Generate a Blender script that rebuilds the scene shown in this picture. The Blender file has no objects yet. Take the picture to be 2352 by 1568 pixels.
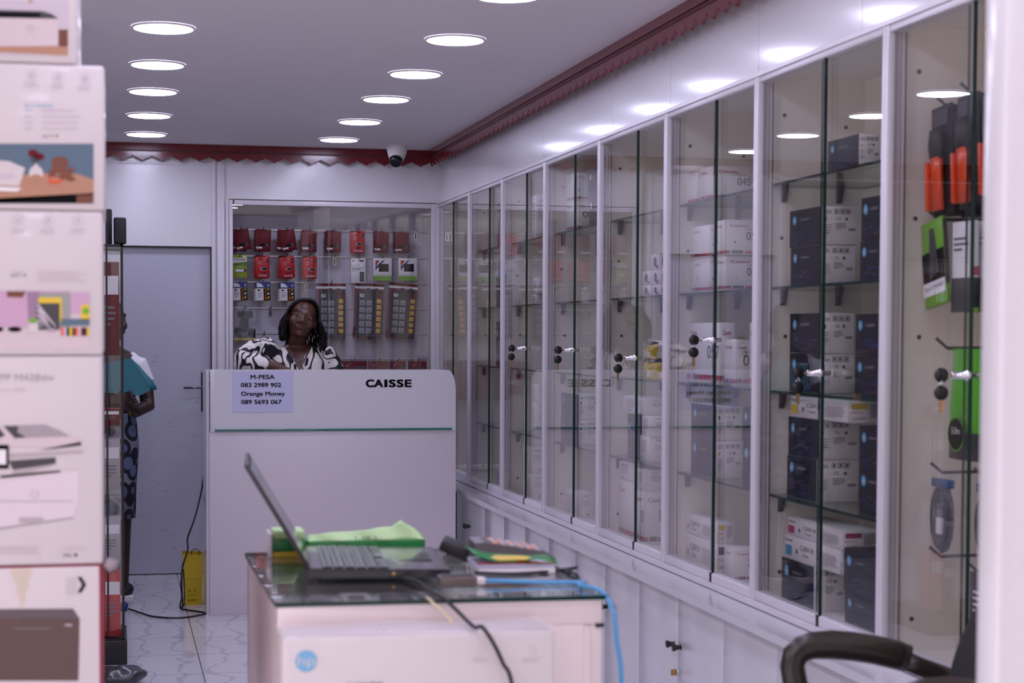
import bpy, bmesh, math, random
from mathutils import Vector, Matrix
random.seed(7)
SC = bpy.context.scene
COL = SC.collection
# ---------------------------------------------------------------- camera, world, light, exposure
CAM_H = 1.42
YAW, PITCH, ROLL, FPX = math.radians(12.59), math.radians(2.35), math.radians(.25), 4100.0
CX, CY = 1176.0, 938.0
cam = bpy.data.cameras.new('camera'); camo = bpy.data.objects.new('camera', cam); COL.objects.link(camo)
cam.sensor_width = 36; cam.lens = FPX/2352*36; cam.shift_y = (CY-784)/2352
cam.clip_start = .05; cam.clip_end = 200
ROTM = Matrix.Rotation(-YAW, 3, 'Z') @ Matrix.Rotation(math.pi/2-PITCH, 3, 'X') @ Matrix.Rotation(ROLL, 3, 'Z')
camo.matrix_world = Matrix.Translation((0, 0, CAM_H)) @ ROTM.to_4x4()
cam.dof.use_dof = True; cam.dof.focus_distance = 9.3; cam.dof.aperture_fstop = 5.6
SC.camera = camo
SC.view_settings.view_transform = 'Standard'; SC.view_settings.look = 'None'; SC.view_settings.gamma = 1
SC.view_settings.exposure = -.15
try:
    SC.cycles.use_denoising = True; SC.cycles.max_bounces = 14; SC.cycles.transparent_max_bounces = 32
    SC.cycles.glossy_bounces = 6; SC.cycles.diffuse_bounces = 5; SC.cycles.sample_clamp_indirect = 6
    SC.cycles.caustics_reflective = False; SC.cycles.caustics_refractive = False
except Exception: pass
W = bpy.data.worlds.new('daylight'); SC.world = W; W.use_nodes = True
wn, wl = W.node_tree.nodes, W.node_tree.links
for n in list(wn): wn.remove(n)
wo = wn.new('ShaderNodeOutputWorld'); wb = wn.new('ShaderNodeBackground'); wl.new(wb.outputs[0], wo.inputs[0])
wt = wn.new('ShaderNodeTexCoord'); ws = wn.new('ShaderNodeSeparateXYZ'); wl.new(wt.outputs['Generated'], ws.inputs[0])
wr = wn.new('ShaderNodeValToRGB'); wm = wn.new('ShaderNodeMath'); wm.operation = 'MULTIPLY_ADD'; wm.inputs[1].default_value = .5; wm.inputs[2].default_value = .5
wl.new(ws.outputs[2], wm.inputs[0]); wl.new(wm.outputs[0], wr.inputs[0]); wl.new(wr.outputs[0], wb.inputs[0])
e = wr.color_ramp.elements; e[0].position = .40; e[0].color = (1.3, 1.12, 1.06, 1); e[1].position = .68; e[1].color = (2.6, 2.36, 2.62, 1)
for p, c in ((.43, (.9, .75, .68, 1)), (.45, (.42, .33, .30, 1)), (.5, (.34, .27, .25, 1)), (.513, (.30, .25, .24, 1)), (.516, (1.0, .93, .90, 1)), (.524, (.95, .9, .9, 1)), (.527, (.30, .24, .23, 1)), (.548, (.36, .30, .30, 1)), (.572, (1.15, 1.0, 1.10, 1)), (.60, (1.3, 1.13, 1.25, 1))):
    k = e.new(p); k.color = c
wb.inputs[1].default_value = 1.75
# daylight portal standing in the open shop front behind the camera
pl = bpy.data.lights.new('shopfront_daylight', 'AREA'); pl.shape = 'RECTANGLE'; pl.size = 2.8; pl.size_y = 2.5
plo = bpy.data.objects.new('shopfront_daylight', pl); COL.objects.link(plo)
plo.location = (-.2, -1.0, 1.25); plo.rotation_euler = (math.radians(90), 0, math.pi)
pl.cycles.is_portal = True
# second portal: an unseen left-side opening, added to brighten the right-hand cabinets
pl2 = bpy.data.lights.new('added_side_daylight', 'AREA'); pl2.shape = 'RECTANGLE'; pl2.size = 5.0; pl2.size_y = 2.5; pl2.cycles.is_portal = True
plo2 = bpy.data.objects.new('added_side_daylight', pl2); COL.objects.link(plo2); plo2.location = (-2.6, 1.5, 1.25); plo2.rotation_euler = (math.radians(90), 0, math.radians(90))
LAMP_STRENGTH = 40.0
# ---------------------------------------------------------------- helpers
def V(*a): return Vector(a)
def ray(x, y): return ROTM @ V((x-CX)/FPX, -(y-CY)/FPX, -1)
def atx(x, y, X): d = ray(x, y); return d*(X/d.x)+V(0, 0, CAM_H)
def aty(x, y, Y): d = ray(x, y); return d*(Y/d.y)+V(0, 0, CAM_H)
def atz(x, y, z): d = ray(x, y); return d*((z-CAM_H)/d.z)+V(0, 0, CAM_H)
MATS = {}
def lin(c):
    return tuple(((v/255)/12.92 if v <= 10 else ((v/255+.055)/1.055)**2.4) for v in c)
def mat(name, col, rough=.5, metal=0, spec=.5, bump=0, bscale=40, emis=0, coat=0, crough=.08, alpha=1, var=0, vscale=6):
    if name in MATS: return MATS[name]
    m = bpy.data.materials.new(name); m.use_nodes = True; MATS[name] = m
    n, l = m.node_tree.nodes, m.node_tree.links; b = n['Principled BSDF']
    c = lin(col)+(1,)
    b.inputs['Base Color'].default_value = c; b.inputs['Roughness'].default_value = rough
    b.inputs['Metallic'].default_value = metal; b.inputs['Specular IOR Level'].default_value = spec
    if coat: b.inputs['Coat Weight'].default_value = coat; b.inputs['Coat Roughness'].default_value = crough
    if alpha < 1: b.inputs['Alpha'].default_value = alpha
    if emis: b.inputs['Emission Color'].default_value = c; b.inputs['Emission Strength'].default_value = emis
    tc = n.new('ShaderNodeTexCoord')
    nz = n.new('ShaderNodeTexNoise'); nz.inputs['Scale'].default_value = vscale; nz.inputs['Detail'].default_value = 4
    l.new(tc.outputs['Object'], nz.inputs[0])
    if var:
        mx = n.new('ShaderNodeMix'); mx.data_type = 'RGBA'
        mx.inputs['A'].default_value = c; mx.inputs['B'].default_value = tuple(v*(1-var) for v in c[:3])+(1,)
        l.new(nz.outputs[0], mx.inputs['Factor']); l.new(mx.outputs['Result'], b.inputs['Base Color'])
    if bump:
        n2 = n.new('ShaderNodeTexNoise'); n2.inputs['Scale'].default_value = bscale; n2.inputs['Detail'].default_value = 2
        l.new(tc.outputs['Object'], n2.inputs[0])
        bp = n.new('ShaderNodeBump'); bp.inputs['Strength'].default_value = bump; bp.inputs['Distance'].default_value = .004
        l.new(n2.outputs[0], bp.inputs['Height']); l.new(bp.outputs[0], b.inputs['Normal'])
    return m
def glass(name, tint=(.93, .95, .94), boost=1.0):
    if name in MATS: return MATS[name]
    m = bpy.data.materials.new(name); m.use_nodes = True; MATS[name] = m
    n, l = m.node_tree.nodes, m.node_tree.links
    for q in list(n): n.remove(q)
    o = n.new('ShaderNodeOutputMaterial'); mx = n.new('ShaderNodeMixShader'); t = n.new('ShaderNodeBsdfTransparent'); g = n.new('ShaderNodeBsdfGlossy')
    t.inputs[0].default_value = tint+(1,); g.inputs[0].default_value = (1, 1, 1, 1); g.inputs['Roughness'].default_value = 0.0
    f = n.new('ShaderNodeFresnel'); ge = n.new('ShaderNodeNewGeometry')
    io = n.new('ShaderNodeMapRange'); io.inputs['To Min'].default_value = 1.55*boost; io.inputs['To Max'].default_value = 1/(1.55*boost)
    l.new(ge.outputs['Backfacing'], io.inputs[0]); l.new(io.outputs[0], f.inputs['IOR'])
    l.new(f.outputs[0], mx.inputs[0]); l.new(t.outputs[0], mx.inputs[1]); l.new(g.outputs[0], mx.inputs[2]); l.new(mx.outputs[0], o.inputs[0])
    return m
def plastic_film(name, col=(225, 225, 230), amt=.18):
    m = mat(name, col, rough=.12, spec=.8, bump=1.0, bscale=60, alpha=amt)
    return m
_tc = {}
def text_mesh(s, bold=0.0):
    k = (s, bold)
    if k in _tc: return _tc[k]
    cu = bpy.data.curves.new('glyphs', 'FONT'); cu.body = s; cu.resolution_u = 2 if len(s) > 14 else 4; cu.offset = bold; cu.size = 1
    o = bpy.data.objects.new('glyphs', cu); me = o.to_mesh()
    vs = [v.co.copy() for v in me.vertices]; fs = [tuple(p.vertices) for p in me.polygons]
    o.to_mesh_clear(); bpy.data.objects.remove(o); bpy.data.curves.remove(cu)
    if vs:
        x0 = min(v.x for v in vs); x1 = max(v.x for v in vs); y0 = min(v.y for v in vs); y1 = max(v.y for v in vs)
    else: x0 = x1 = y0 = y1 = 0
    _tc[k] = (vs, fs, x0, x1, y0, y1); return _tc[k]
class MB:
    def __init__(s): s.v = []; s.f = []; s.m = []; s.sm = []; s.mats = []; s.T = Matrix.Identity(4)
    def mi(s, m):
        if m not in s.mats: s.mats.append(m)
        return s.mats.index(m)
    def add(s, vs, fs, m, smooth=False, T=None):
        b = len(s.v); M = s.T @ T if T is not None else s.T
        s.v += [M @ Vector(p) for p in vs]; i = s.mi(m)
        for f in fs: s.f.append(tuple(b+q for q in f)); s.m.append(i); s.sm.append(smooth)
        return s
    def box(s, a, b, m, bev=0, T=None, seg=2):
        x0, x1 = sorted((a[0], b[0])); y0, y1 = sorted((a[1], b[1])); z0, z1 = sorted((a[2], b[2]))
        if bev:
            bm = bmesh.new(); bmesh.ops.create_cube(bm, size=1)
            for v in bm.verts: v.co = V((x0+x1)/2+v.co.x*(x1-x0), (y0+y1)/2+v.co.y*(y1-y0), (z0+z1)/2+v.co.z*(z1-z0))
            bmesh.ops.bevel(bm, geom=bm.edges[:], offset=bev, segments=seg, affect='EDGES', profile=.5)
            bm.verts.index_update(); s.add([v.co.copy() for v in bm.verts], [tuple(v.index for v in f.verts) for f in bm.faces], m, True, T); bm.free(); return s
        vs = [(x, y, z) for z in (z0, z1) for y in (y0, y1) for x in (x0, x1)]
        return s.add(vs, [(0, 2, 3, 1), (4, 5, 7, 6), (0, 1, 5, 4), (2, 6, 7, 3), (0, 4, 6, 2), (1, 3, 7, 5)], m, False, T)
    def prism(s, pts, d, m, T=None, smooth=False):
        """pts: closed 3D polygon (counter-clockwise seen from the far side of d), extruded by d"""
        n = len(pts); d = Vector(d); vs = [Vector(p) for p in pts]+[Vector(p)+d for p in pts]
        fs = [tuple(range(n))[::-1], tuple(range(n, 2*n))]
        s.add(vs, fs, m, False, T)
        return s.add(vs, [(i, (i+1) % n, n+(i+1) % n, n+i) for i in range(n)], m, smooth, T)
    def tube(s, pts, r, m, n=10, cap=True, T=None, sq=1.0):
        pts = [Vector(p) for p in pts]; k = len(pts); rs = r if isinstance(r, (list, tuple)) else [r]*k
        vs = []; up = None
        for i, p in enumerate(pts):
            t = (pts[min(i+1, k-1)]-pts[max(i-1, 0)]).normalized()
            if up is None: up = V(0, 0, 1) if abs(t.z) < .9 else V(1, 0, 0)
            a = t.cross(up)
            if a.length < 1e-4: a = t.cross(V(1, .3, 0))
            a.normalize(); b = t.cross(a).normalized(); up = -b if b.dot(up) < 0 else b
            up = b if up.dot(b) > 0 else -b
            ra = rs[i] if isinstance(rs[i], (tuple, list)) else (rs[i], rs[i]*sq)
            for j in range(n):
                q = 2*math.pi*j/n; vs.append(p+a*math.cos(q)*ra[0]+b*math.sin(q)*ra[1])
        fs = [(i*n+j, i*n+(j+1) % n, (i+1)*n+(j+1) % n, (i+1)*n+j) for i in range(k-1) for j in range(n)]
        if cap: fs += [tuple(range(n))[::-1], tuple(range((k-1)*n, k*n))]
        return s.add(vs, fs, m, True, T)
    def lathe(s, prof, c, m, n=24, T=None, axis='Z', cap=True):
        vs = []
        for r, z in prof:
            for j in range(n):
                q = 2*math.pi*j/n; p = (r*math.cos(q), r*math.sin(q), z)
                if axis == 'Y': p = (p[0], p[2], p[1])
                if axis == 'X': p = (p[2], p[0], p[1])
                vs.append(Vector(p)+Vector(c))
        k = len(prof); fs = [(i*n+j, i*n+(j+1) % n, (i+1)*n+(j+1) % n, (i+1)*n+j) for i in range(k-1) for j in range(n)]
        if cap: fs += [tuple(range(n))[::-1], tuple(range((k-1)*n, k*n))]
        return s.add(vs, fs, m, True, T)
    def ball(s, c, r, m, nu=20, nv=12, T=None):
        if not isinstance(r, (tuple, list)): r = (r, r, r)
        vs = [V(c[0], c[1], c[2]+r[2])]
        for i in range(1, nv):
            a = math.pi*i/nv
            for j in range(nu):
                q = 2*math.pi*j/nu; vs.append(V(c[0]+r[0]*math.sin(a)*math.cos(q), c[1]+r[1]*math.sin(a)*math.sin(q), c[2]+r[2]*math.cos(a)))
        vs.append(V(c[0], c[1], c[2]-r[2])); L = len(vs)-1
        fs = [(0, 1+j, 1+(j+1) % nu) for j in range(nu)]
        fs += [(1+i*nu+j, 1+(i+1)*nu+j, 1+(i+1)*nu+(j+1) % nu, 1+i*nu+(j+1) % nu) for i in range(nv-2) for j in range(nu)]
        fs += [(L, 1+(nv-2)*nu+(j+1) % nu, 1+(nv-2)*nu+j) for j in range(nu)]
        return s.add(vs, fs, m, True, T)
    def loft(s, rings, m, T=None, cap=True, n=28, skip=None):
        """rings: (cx, cy, cz, rx, ry)"""
        vs = []
        for cx, cy, cz, rx, ry in rings:
            for j in range(n):
                q = 2*math.pi*j/n; vs.append(V(cx+rx*math.cos(q), cy+ry*math.sin(q), cz))
        k = len(rings); fs = []
        for i in range(k-1):
            for j in range(n):
                f = (i*n+j, i*n+(j+1) % n, (i+1)*n+(j+1) % n, (i+1)*n+j)
                if skip and skip(sum((vs[q] for q in f), V(0, 0, 0))/4): continue
                fs.append(f)
        if cap: fs += [tuple(range(n))[::-1], tuple(range((k-1)*n, k*n))]
        return s.add(vs, fs, m, True, T)
    def build(s, name, parent=None, loc=None, **props):
        me = bpy.data.meshes.new(name); me.from_pydata([tuple(v) for v in s.v], [], s.f)
        for m in s.mats: me.materials.append(m)
        me.polygons.foreach_set('material_index', s.m); me.polygons.foreach_set('use_smooth', s.sm); me.update()
        o = bpy.data.objects.new(name, me); COL.objects.link(o)
        if parent is not None: o.parent = parent
        if loc is not None: o.location = loc
        for k, v in props.items(): o[k] = v
        return o
class Face:
    """a printed face: o lower left corner, u right, v up; prints lie a fraction of a millimetre proud of it"""
    def __init__(s, mb, o, u, v, off=.0006):
        s.mb = mb; s.u = Vector(u).normalized(); s.v = Vector(v).normalized(); s.n = s.u.cross(s.v); s.o = Vector(o); s.k = off
    def P(s, x, y, z=0): return s.o+s.u*x+s.v*y+s.n*(z+s.k)
    def poly(s, pts, m, lv=1): s.mb.add([s.P(x, y, lv*.0003) for x, y in pts], [tuple(range(len(pts)))], m)
    def rect(s, x, y, w, h, m, lv=1): s.poly([(x, y), (x+w, y), (x+w, y+h), (x, y+h)], m, lv)
    def disc(s, x, y, r, m, lv=2, ry=None, n=18): s.poly([(x+r*math.cos(6.2832*i/n), y+(ry or r)*math.sin(6.2832*i/n)) for i in range(n)], m, lv)
    def ring(s, x, y, r, t, m, lv=2, n=20):
        a = [s.P(x+r*math.cos(6.2832*i/n), y+r*math.sin(6.2832*i/n), lv*.0003) for i in range(n)]
        b = [s.P(x+(r-t)*math.cos(6.2832*i/n), y+(r-t)*math.sin(6.2832*i/n), lv*.0003) for i in range(n)]
        s.mb.add(a+b, [(i, (i+1) % n, n+(i+1) % n, n+i) for i in range(n)], m)
    def frame(s, x, y, w, h, t, m, lv=2):
        s.rect(x, y, w, t, m, lv); s.rect(x, y+h-t, w, t, m, lv); s.rect(x, y, t, h, m, lv); s.rect(x+w-t, y, t, h, m, lv)
    def text(s, t, x, y, h, m, w=None, bold=0, lv=3, rot=0, align='l'):
        """h = cap height in metres, w = forced width"""
        vs, fs, x0, x1, y0, y1 = text_mesh(t, 0)
        sc = h/.73; sx = sc if w is None else w/max(x1-x0, 1e-6)
        wd = (x1-x0)*sx; ox = x-(wd if align == 'r' else wd/2 if align == 'c' else 0)
        # heavy lettering: the strokes thickened by overlaid prints
        a_ = bold*h; offs = [(0, 0)] if not bold else [(-a_, 0), (a_, 0)] if bold < .03 else [(i*a_, j*a_*.75) for i in (-1, 0, 1) for j in (-1, 0, 1)]
        for q, (sx_, sy_) in enumerate(offs):
            out = []
            for p in vs:
                a = (p.x-x0)*sx; b = p.y*sc
                out.append(s.P(ox+a+sx_, y+b+sy_, (lv+.2*q)*.0003))
            s.mb.add(out, fs, m)
    def lines(s, x, y, w, n, dy, m, h=None, lv=2):
        for i in range(n):
            s.rect(x, y-i*dy, w*(1 if i < n-1 else .6)*random.uniform(.85, 1), h or dy*.4, m, lv)
def empty(name, loc=(0, 0, 0), rot=(0, 0, 0), **props):
    o = bpy.data.objects.new(name, None); COL.objects.link(o); o.location = loc; o.rotation_euler = rot; o.empty_display_size = .05
    for k, v in props.items(): o[k] = v
    return o
def tag(o, label, cat, group=None):
    o['label'] = label; o['category'] = cat
    if group: o['group'] = group
    return o
def struct(o, label=None):
    o['kind'] = 'structure'
    if label: o['label'] = label
    return o
def copy_tree(o, parent=None):
    c = o.copy(); COL.objects.link(c)
    if parent is not None: c.parent = parent
    for ch in [q for q in bpy.data.objects if q.parent == o]: copy_tree(ch, c)
    return c
# ---------------------------------------------------------------- materials
M_wall = mat('white_laminate', (222, 221, 224), rough=.24, spec=.6, bump=.18, bscale=190, coat=.8, crough=.13)
M_gloss = mat('glossy_white_panel', (222, 221, 224), rough=.3, coat=.4, crough=.12)
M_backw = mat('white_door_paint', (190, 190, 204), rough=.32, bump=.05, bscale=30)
M_ceil = mat('ceiling_paint', (228, 222, 224), rough=.85, var=.04)
M_alu = mat('white_aluminium', (222, 218, 224), rough=.28, spec=.6)
M_inner = mat('cabinet_lining', (232, 225, 214), rough=.45)
M_slat = mat('slatwall_panel', (196, 192, 204), rough=.5)
M_red = mat('valance_red', (112, 8, 26), rough=.22, coat=.2)
M_redd = mat('valance_groove', (80, 4, 14), rough=.4)
M_glass = glass('cabinet_glass', (.985, .99, .985))
M_glassd = glass('desk_glass', (.95, .97, .96), .93)
M_edge = mat('glass_edge_green', (10, 46, 42), rough=.15, spec=.3)
M_edgel = mat('glass_edge_teal', (20, 110, 100), rough=.1, spec=.8)
M_shelf = glass('shelf_glass', (.80, .86, .84))
M_chrome = mat('chrome', (215, 215, 220), rough=.15, metal=1)
M_brass = mat('brass_key', (190, 150, 100), rough=.3, metal=1)
M_black = mat('black_plastic', (16, 16, 18), rough=.35)
M_mattb = mat('matte_black', (22, 21, 24), rough=.6)
M_white = mat('white_carton', (226, 220, 220), rough=.5)
M_ink = mat('black_ink', (8, 8, 10), rough=.85, spec=.15)
M_grey = mat('grey_ink', (110, 106, 112), rough=.5)
M_lgrey = mat('pale_grey_ink', (168, 160, 166), rough=.5)
M_dgrey = mat('dark_grey_ink', (62, 60, 66), rough=.5)
M_navy = mat('navy_carton', (20, 21, 32), rough=.45, spec=.3)
M_blue = mat('printed_blue', (30, 50, 120), rough=.4)
M_lblue = mat('light_blue_ink', (96, 170, 210), rough=.4)
M_rednk = mat('red_ink', (170, 30, 60), rough=.4)
M_redp = mat('red_pack', (186, 12, 20), rough=.4)
M_redk = mat('dark_red_pack', (104, 4, 22), rough=.5, spec=.25)
M_yel = mat('yellow_ink', (222, 190, 50), rough=.4)
M_mag = mat('magenta_ink', (170, 40, 110), rough=.4)
M_cyan = mat('cyan_ink', (40, 140, 175), rough=.4)
M_green = mat('green_pack', (110, 170, 40), rough=.35)
M_wtxt = mat('white_ink', (232, 230, 232), rough=.5)
M_wood = mat('printed_wood', (176, 130, 104), rough=.5)
M_brown = mat('printed_brown', (110, 62, 44), rough=.5)
M_orange = mat('orange_plastic', (224, 74, 24), rough=.35, coat=.3)
M_skin = mat('deep_brown_skin', (84, 50, 36), rough=.42, var=.12, vscale=12)
M_hair = mat('black_braids', (16, 10, 10), rough=.6, spec=.25, bump=.6, bscale=160)
# ---------------------------------------------------------------- the room
ZC = 2.52
m = bpy.data.materials.new('floor_tiles'); m.use_nodes = True; n, l = m.node_tree.nodes, m.node_tree.links; b = n['Principled BSDF']
tc = n.new('ShaderNodeTexCoord'); mp = n.new('ShaderNodeMapping'); l.new(tc.outputs['Object'], mp.inputs[0]); mp.inputs['Location'].default_value = (.10, -.16, 0)
br = n.new('ShaderNodeTexBrick'); l.new(mp.outputs[0], br.inputs[0]); br.offset = 0; br.inputs['Scale'].default_value = 1
br.inputs['Brick Width'].default_value = .46; br.inputs['Row Height'].default_value = .46; br.inputs['Mortar Size'].default_value = .0025; br.inputs['Mortar Smooth'].default_value = .2
br.inputs['Color1'].default_value = lin((222, 221, 226))+(1,); br.inputs['Color2'].default_value = lin((214, 214, 221))+(1,); br.inputs['Mortar'].default_value = lin((70, 68, 74))+(1,)
wv = n.new('ShaderNodeTexWave'); wv.inputs['Scale'].default_value = 2.2; wv.inputs['Distortion'].default_value = 9; wv.inputs['Detail'].default_value = 3; l.new(tc.outputs['Object'], wv.inputs[0])
cr = n.new('ShaderNodeValToRGB'); cr.color_ramp.elements[0].position = 0; cr.color_ramp.elements[0].color = (.6, .6, .64, 1); cr.color_ramp.elements[1].position = .07; cr.color_ramp.elements[1].color = (1, 1, 1, 1); l.new(wv.outputs[1], cr.inputs[0])
mx = n.new('ShaderNodeMix'); mx.data_type = 'RGBA'; mx.blend_type = 'MULTIPLY'; mx.inputs['Factor'].default_value = .6; l.new(br.outputs[0], mx.inputs['A']); l.new(cr.outputs[0], mx.inputs['B']); l.new(mx.outputs['Result'], b.inputs['Base Color'])
b.inputs['Roughness'].default_value = .14
M_floor = m
XL, XR, YB, YF = -2.6, 2.27, 10.65, -1.0
struct(MB().box((XL-.1, YF, -.1), (XR+.1, 11.0, 0), M_floor).build('floor'))
struct(MB().box((XL-.1, YF, ZC), (XR+.1, 11.0, ZC+.1), M_ceil).build('ceiling'))
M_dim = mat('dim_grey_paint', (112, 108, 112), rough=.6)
struct(MB().box((XL-.1, 4.0, 0), (XL, 11.0, ZC), M_dim).build('wall_left'))  # stops short, leaving the added opening that lights the right-hand cabinets
struct(MB().box((XR, YF, 0), (XR+.1, 11.0, ZC), M_inner).build('wall_right'))
w = MB()
w.box((XL, YB, 0), (-.30, YB+.1, ZC), M_dim).box((-.30, YB, 0), (-.25, YB+.1, ZC), M_wall).box((-.25, YB, 1.932), (.566, YB+.1, ZC), M_wall)
w.box((.566, YB, 0), (.668, YB+.1, ZC), M_wall)
w.box((.668, YB, 2.215), (1.9185, YB+.1, ZC), M_wall)
w.box((XL, 10.9, 0), (XR, 11.0, ZC), M_wall)
w.box((.668, YB, 0), (1.915, YB+.12, .60), M_wall)
struct(w.build('wall_back'))
# thin white posts beside the door, running up to the valance
t = MB(); t.box((.570, YB-.012, 0), (.588, YB, ZC), M_alu); t.box((.598, YB-.022, 0), (.640, YB, ZC), M_alu, bev=.003); t.box((.648, YB-.012, 0), (.664, YB, 2.2), M_alu)
t.box((XL, YB-.008, 2.405), (.57, YB, 2.42), M_alu)
struct(t.build('trim_5'))
# fascia over the wall cabinets in sheets
t = MB()
ys = [10.65, 9.2, 7.97, 6.8, 6.05, 5.17, 4.4, 3.3, 2.2]
for a, b_ in zip(ys[1:], ys): t.box((1.918, a+.0015, 2.215), (1.935, b_-.0015, ZC), M_wall)
struct(t.build('trim_4'))
struct(MB().box((1.93, 2.2, 2.215), (XR, 10.65, 2.225), M_inner).build('wall_soffit'))
struct(MB().box((XL-.1, YF-.02, 0), (-1.6, YF+.1, ZC), M_dim).build('wall_front_left'))  # unseen wall piece, added to narrow the opening and cut daylight on the foreground
struct(MB().box((1.20, YF-.02, 0), (XR+.1, YF+.1, ZC), mat('dark_entrance_wall', (44, 42, 46), rough=.7)).build('wall_front'))
struct(MB().box((1.165, 2.2, 0), (1.225, 2.26, ZC), M_wall, bev=.004).build('wall_entrance'))
# door with lever handle
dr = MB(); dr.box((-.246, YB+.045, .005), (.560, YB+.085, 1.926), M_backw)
scr = mat('scuff_mark', (112, 110, 122), rough=.6)
F = Face(dr, (-.246, YB+.045, .005), (1, 0, 0), (0, 0, 1))
for i in range(46):
    x = random.uniform(.33, .78); z = random.betavariate(1.3, 2.6)*1.7+.03; q = random.uniform(-.6, .6); L = random.uniform(.006, .03)
    F.poly([(x, z), (x+L*math.cos(q), z+L*math.sin(q)), (x+L*math.cos(q), z+L*math.sin(q)+.0022), (x, z+.0018)], scr)
d = struct(dr.build('door_1'))
h = MB(); h.box((.505, YB+.035, .965), (.535, YB+.046, 1.195), M_black, bev=.002)
h.tube([(.52, YB+.035, 1.105), (.52, YB-.01, 1.105), (.50, YB-.022, 1.105), (.40, YB-.022, 1.103)], [.008, .008, .007, .006], mat('lever_steel', (120, 118, 126), rough=.3, metal=1), n=8)
for z in (.985, 1.03, 1.175): h.lathe([(.004, 0), (.004, -.002)], (.52, YB+.035, z), M_chrome, n=8, axis='Y')
h.build('door_handle', d, label='black plate with steel lever')
dk = MB(); dk.box((-.25, YB+.02, 1.924), (.566, YB+.09, 1.934), M_black); dk.box((.560, YB+.02, 0), (.567, YB+.09, 1.93), M_black); dk.build('door_gap_dark_strip', d)  # black strips stand in for the dark gap line around the door
# scalloped red valance
def valance(name, p0, p1, nrm):
    p0, p1, nrm = Vector(p0), Vector(p1), Vector(nrm); L = (p1-p0).length; u = (p1-p0)/L; pitch = .109; k = max(1, round(L/pitch)); b = MB()
    def zz(s):
        f = (s*k/L) % 1.0; f = 2*min(f, 1-f); return -.068-.030*(.62*f**.42+.38*f**3)
    ns = k*12; T = .012
    vs = []
    for i in range(ns+1):
        s = L*i/ns; q = p0+u*s
        for d in (0, T):
            vs += [q-nrm*d+V(0, 0, -.001), q-nrm*d+V(0, 0, zz(min(s, L-1e-6)))]
    fs = []
    for i in range(ns):
        a = 4*i; c = a+4
        fs += [(a, c, c+1, a+1), (a+2, a+3, c+3, c+2), (a+1, c+1, c+3, a+3), (a, a+2, c+2, c)]
    b.add(vs, fs, M_red)
    b.prism([p0+nrm*.010, p0+nrm*.010+V(0, 0, -.034), p0+V(0, 0, -.034), p0], u*L, M_red)
    b.prism([p0+nrm*.004+V(0, 0, -.038), p0+nrm*.004+V(0, 0, -.046), p0+V(0, 0, -.046), p0+V(0, 0, -.038)], u*L, M_redd)
    b.prism([p0-nrm*.005+V(0, 0, -.001), p0-nrm*.06+V(0, 0, -.001), p0-nrm*.06+V(0, 0, -.012), p0-nrm*.005+V(0, 0, -.012)], u*L, M_red)
    return struct(b.build(name))
valance('trim_1', (XL, 10.585, ZC), (1.852, 10.585, ZC), (0, -1, 0))
valance('trim_2', (1.852, 10.585, ZC), (1.852, 2.1, ZC), (-1, 0, 0))
valance('trim_3', (XL, 6.57, ZC), (-.118, 6.57, ZC), (0, -1, 0))
# ---------------------------------------------------------------- ceiling downlights
M_lamp = mat('lamp_diffuser', (222, 220, 254), emis=LAMP_STRENGTH)
LY = [.37, 1.26, 2.14, 3.03, 3.92, 4.80, 5.68, 6.58, 7.48, 8.31, 9.22, 10.09]
ORD = ['first', 'second', 'third', 'fourth', 'fifth', 'sixth', 'seventh', 'eighth', 'ninth', 'tenth', 'eleventh', 'twelfth']
proto = None
for side, X in (('left', .181), ('right', 1.247)):
    for i, Y in enumerate(LY):
        if proto is None:
            r = empty('ceiling_downlight', (X, Y, ZC))
            MB().lathe([(.1135, -.0005), (.1135, -.004), (.110, -.007), (.105, -.0075), (.104, -.005)], (0, 0, 0), M_ceil, n=40, cap=False).build('trim_ring', r)
            MB().lathe([(.104, -.006), (.102, -.0085), (.0, -.009)], (0, 0, 0), M_lamp, n=40, cap=False).build('diffuser', r, label='glowing round diffuser')
            proto = r
        else:
            r = copy_tree(proto); r.location = (X, Y, ZC)
        k = len(LY)-1-i
        tag(r, f'round recessed ceiling downlight of the {side} row, ' + ('farthest, just before the red valance' if k == 0 else f'{ORD[k]} counting forward from the back wall'), 'ceiling light', 'recessed round downlights in two rows')
# ---------------------------------------------------------------- dome camera
p = (1.615, 10.33, ZC)
r = tag(empty('security_camera', p), 'white dome security camera with a black lens face hanging from the ceiling corner', 'camera')
MB().lathe([(.062, 0), (.062, -.012), (.058, -.035), (.05, -.065), (.04, -.08), (0, -.084)], (0, 0, 0), M_white, n=28, cap=False).build('mounting_base', r)
T = Matrix.Translation((-.006, -.018, -.078)) @ Matrix.Rotation(math.radians(-42), 4, 'X') @ Matrix.Rotation(math.radians(14), 4, 'Y')
b = MB(); b.T = T; b.ball((0, 0, 0), .043, M_white, 24, 14); bb = b.build('ball', r)
b = MB(); b.T = T; b.lathe([(.0400, -.016), (.0385, -.026), (.033, -.040), (.022, -.0455), (0, -.0465)], (0, 0, 0), M_black, n=24, cap=False); 
b.build('lens', bb, label='black lens window')
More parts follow.
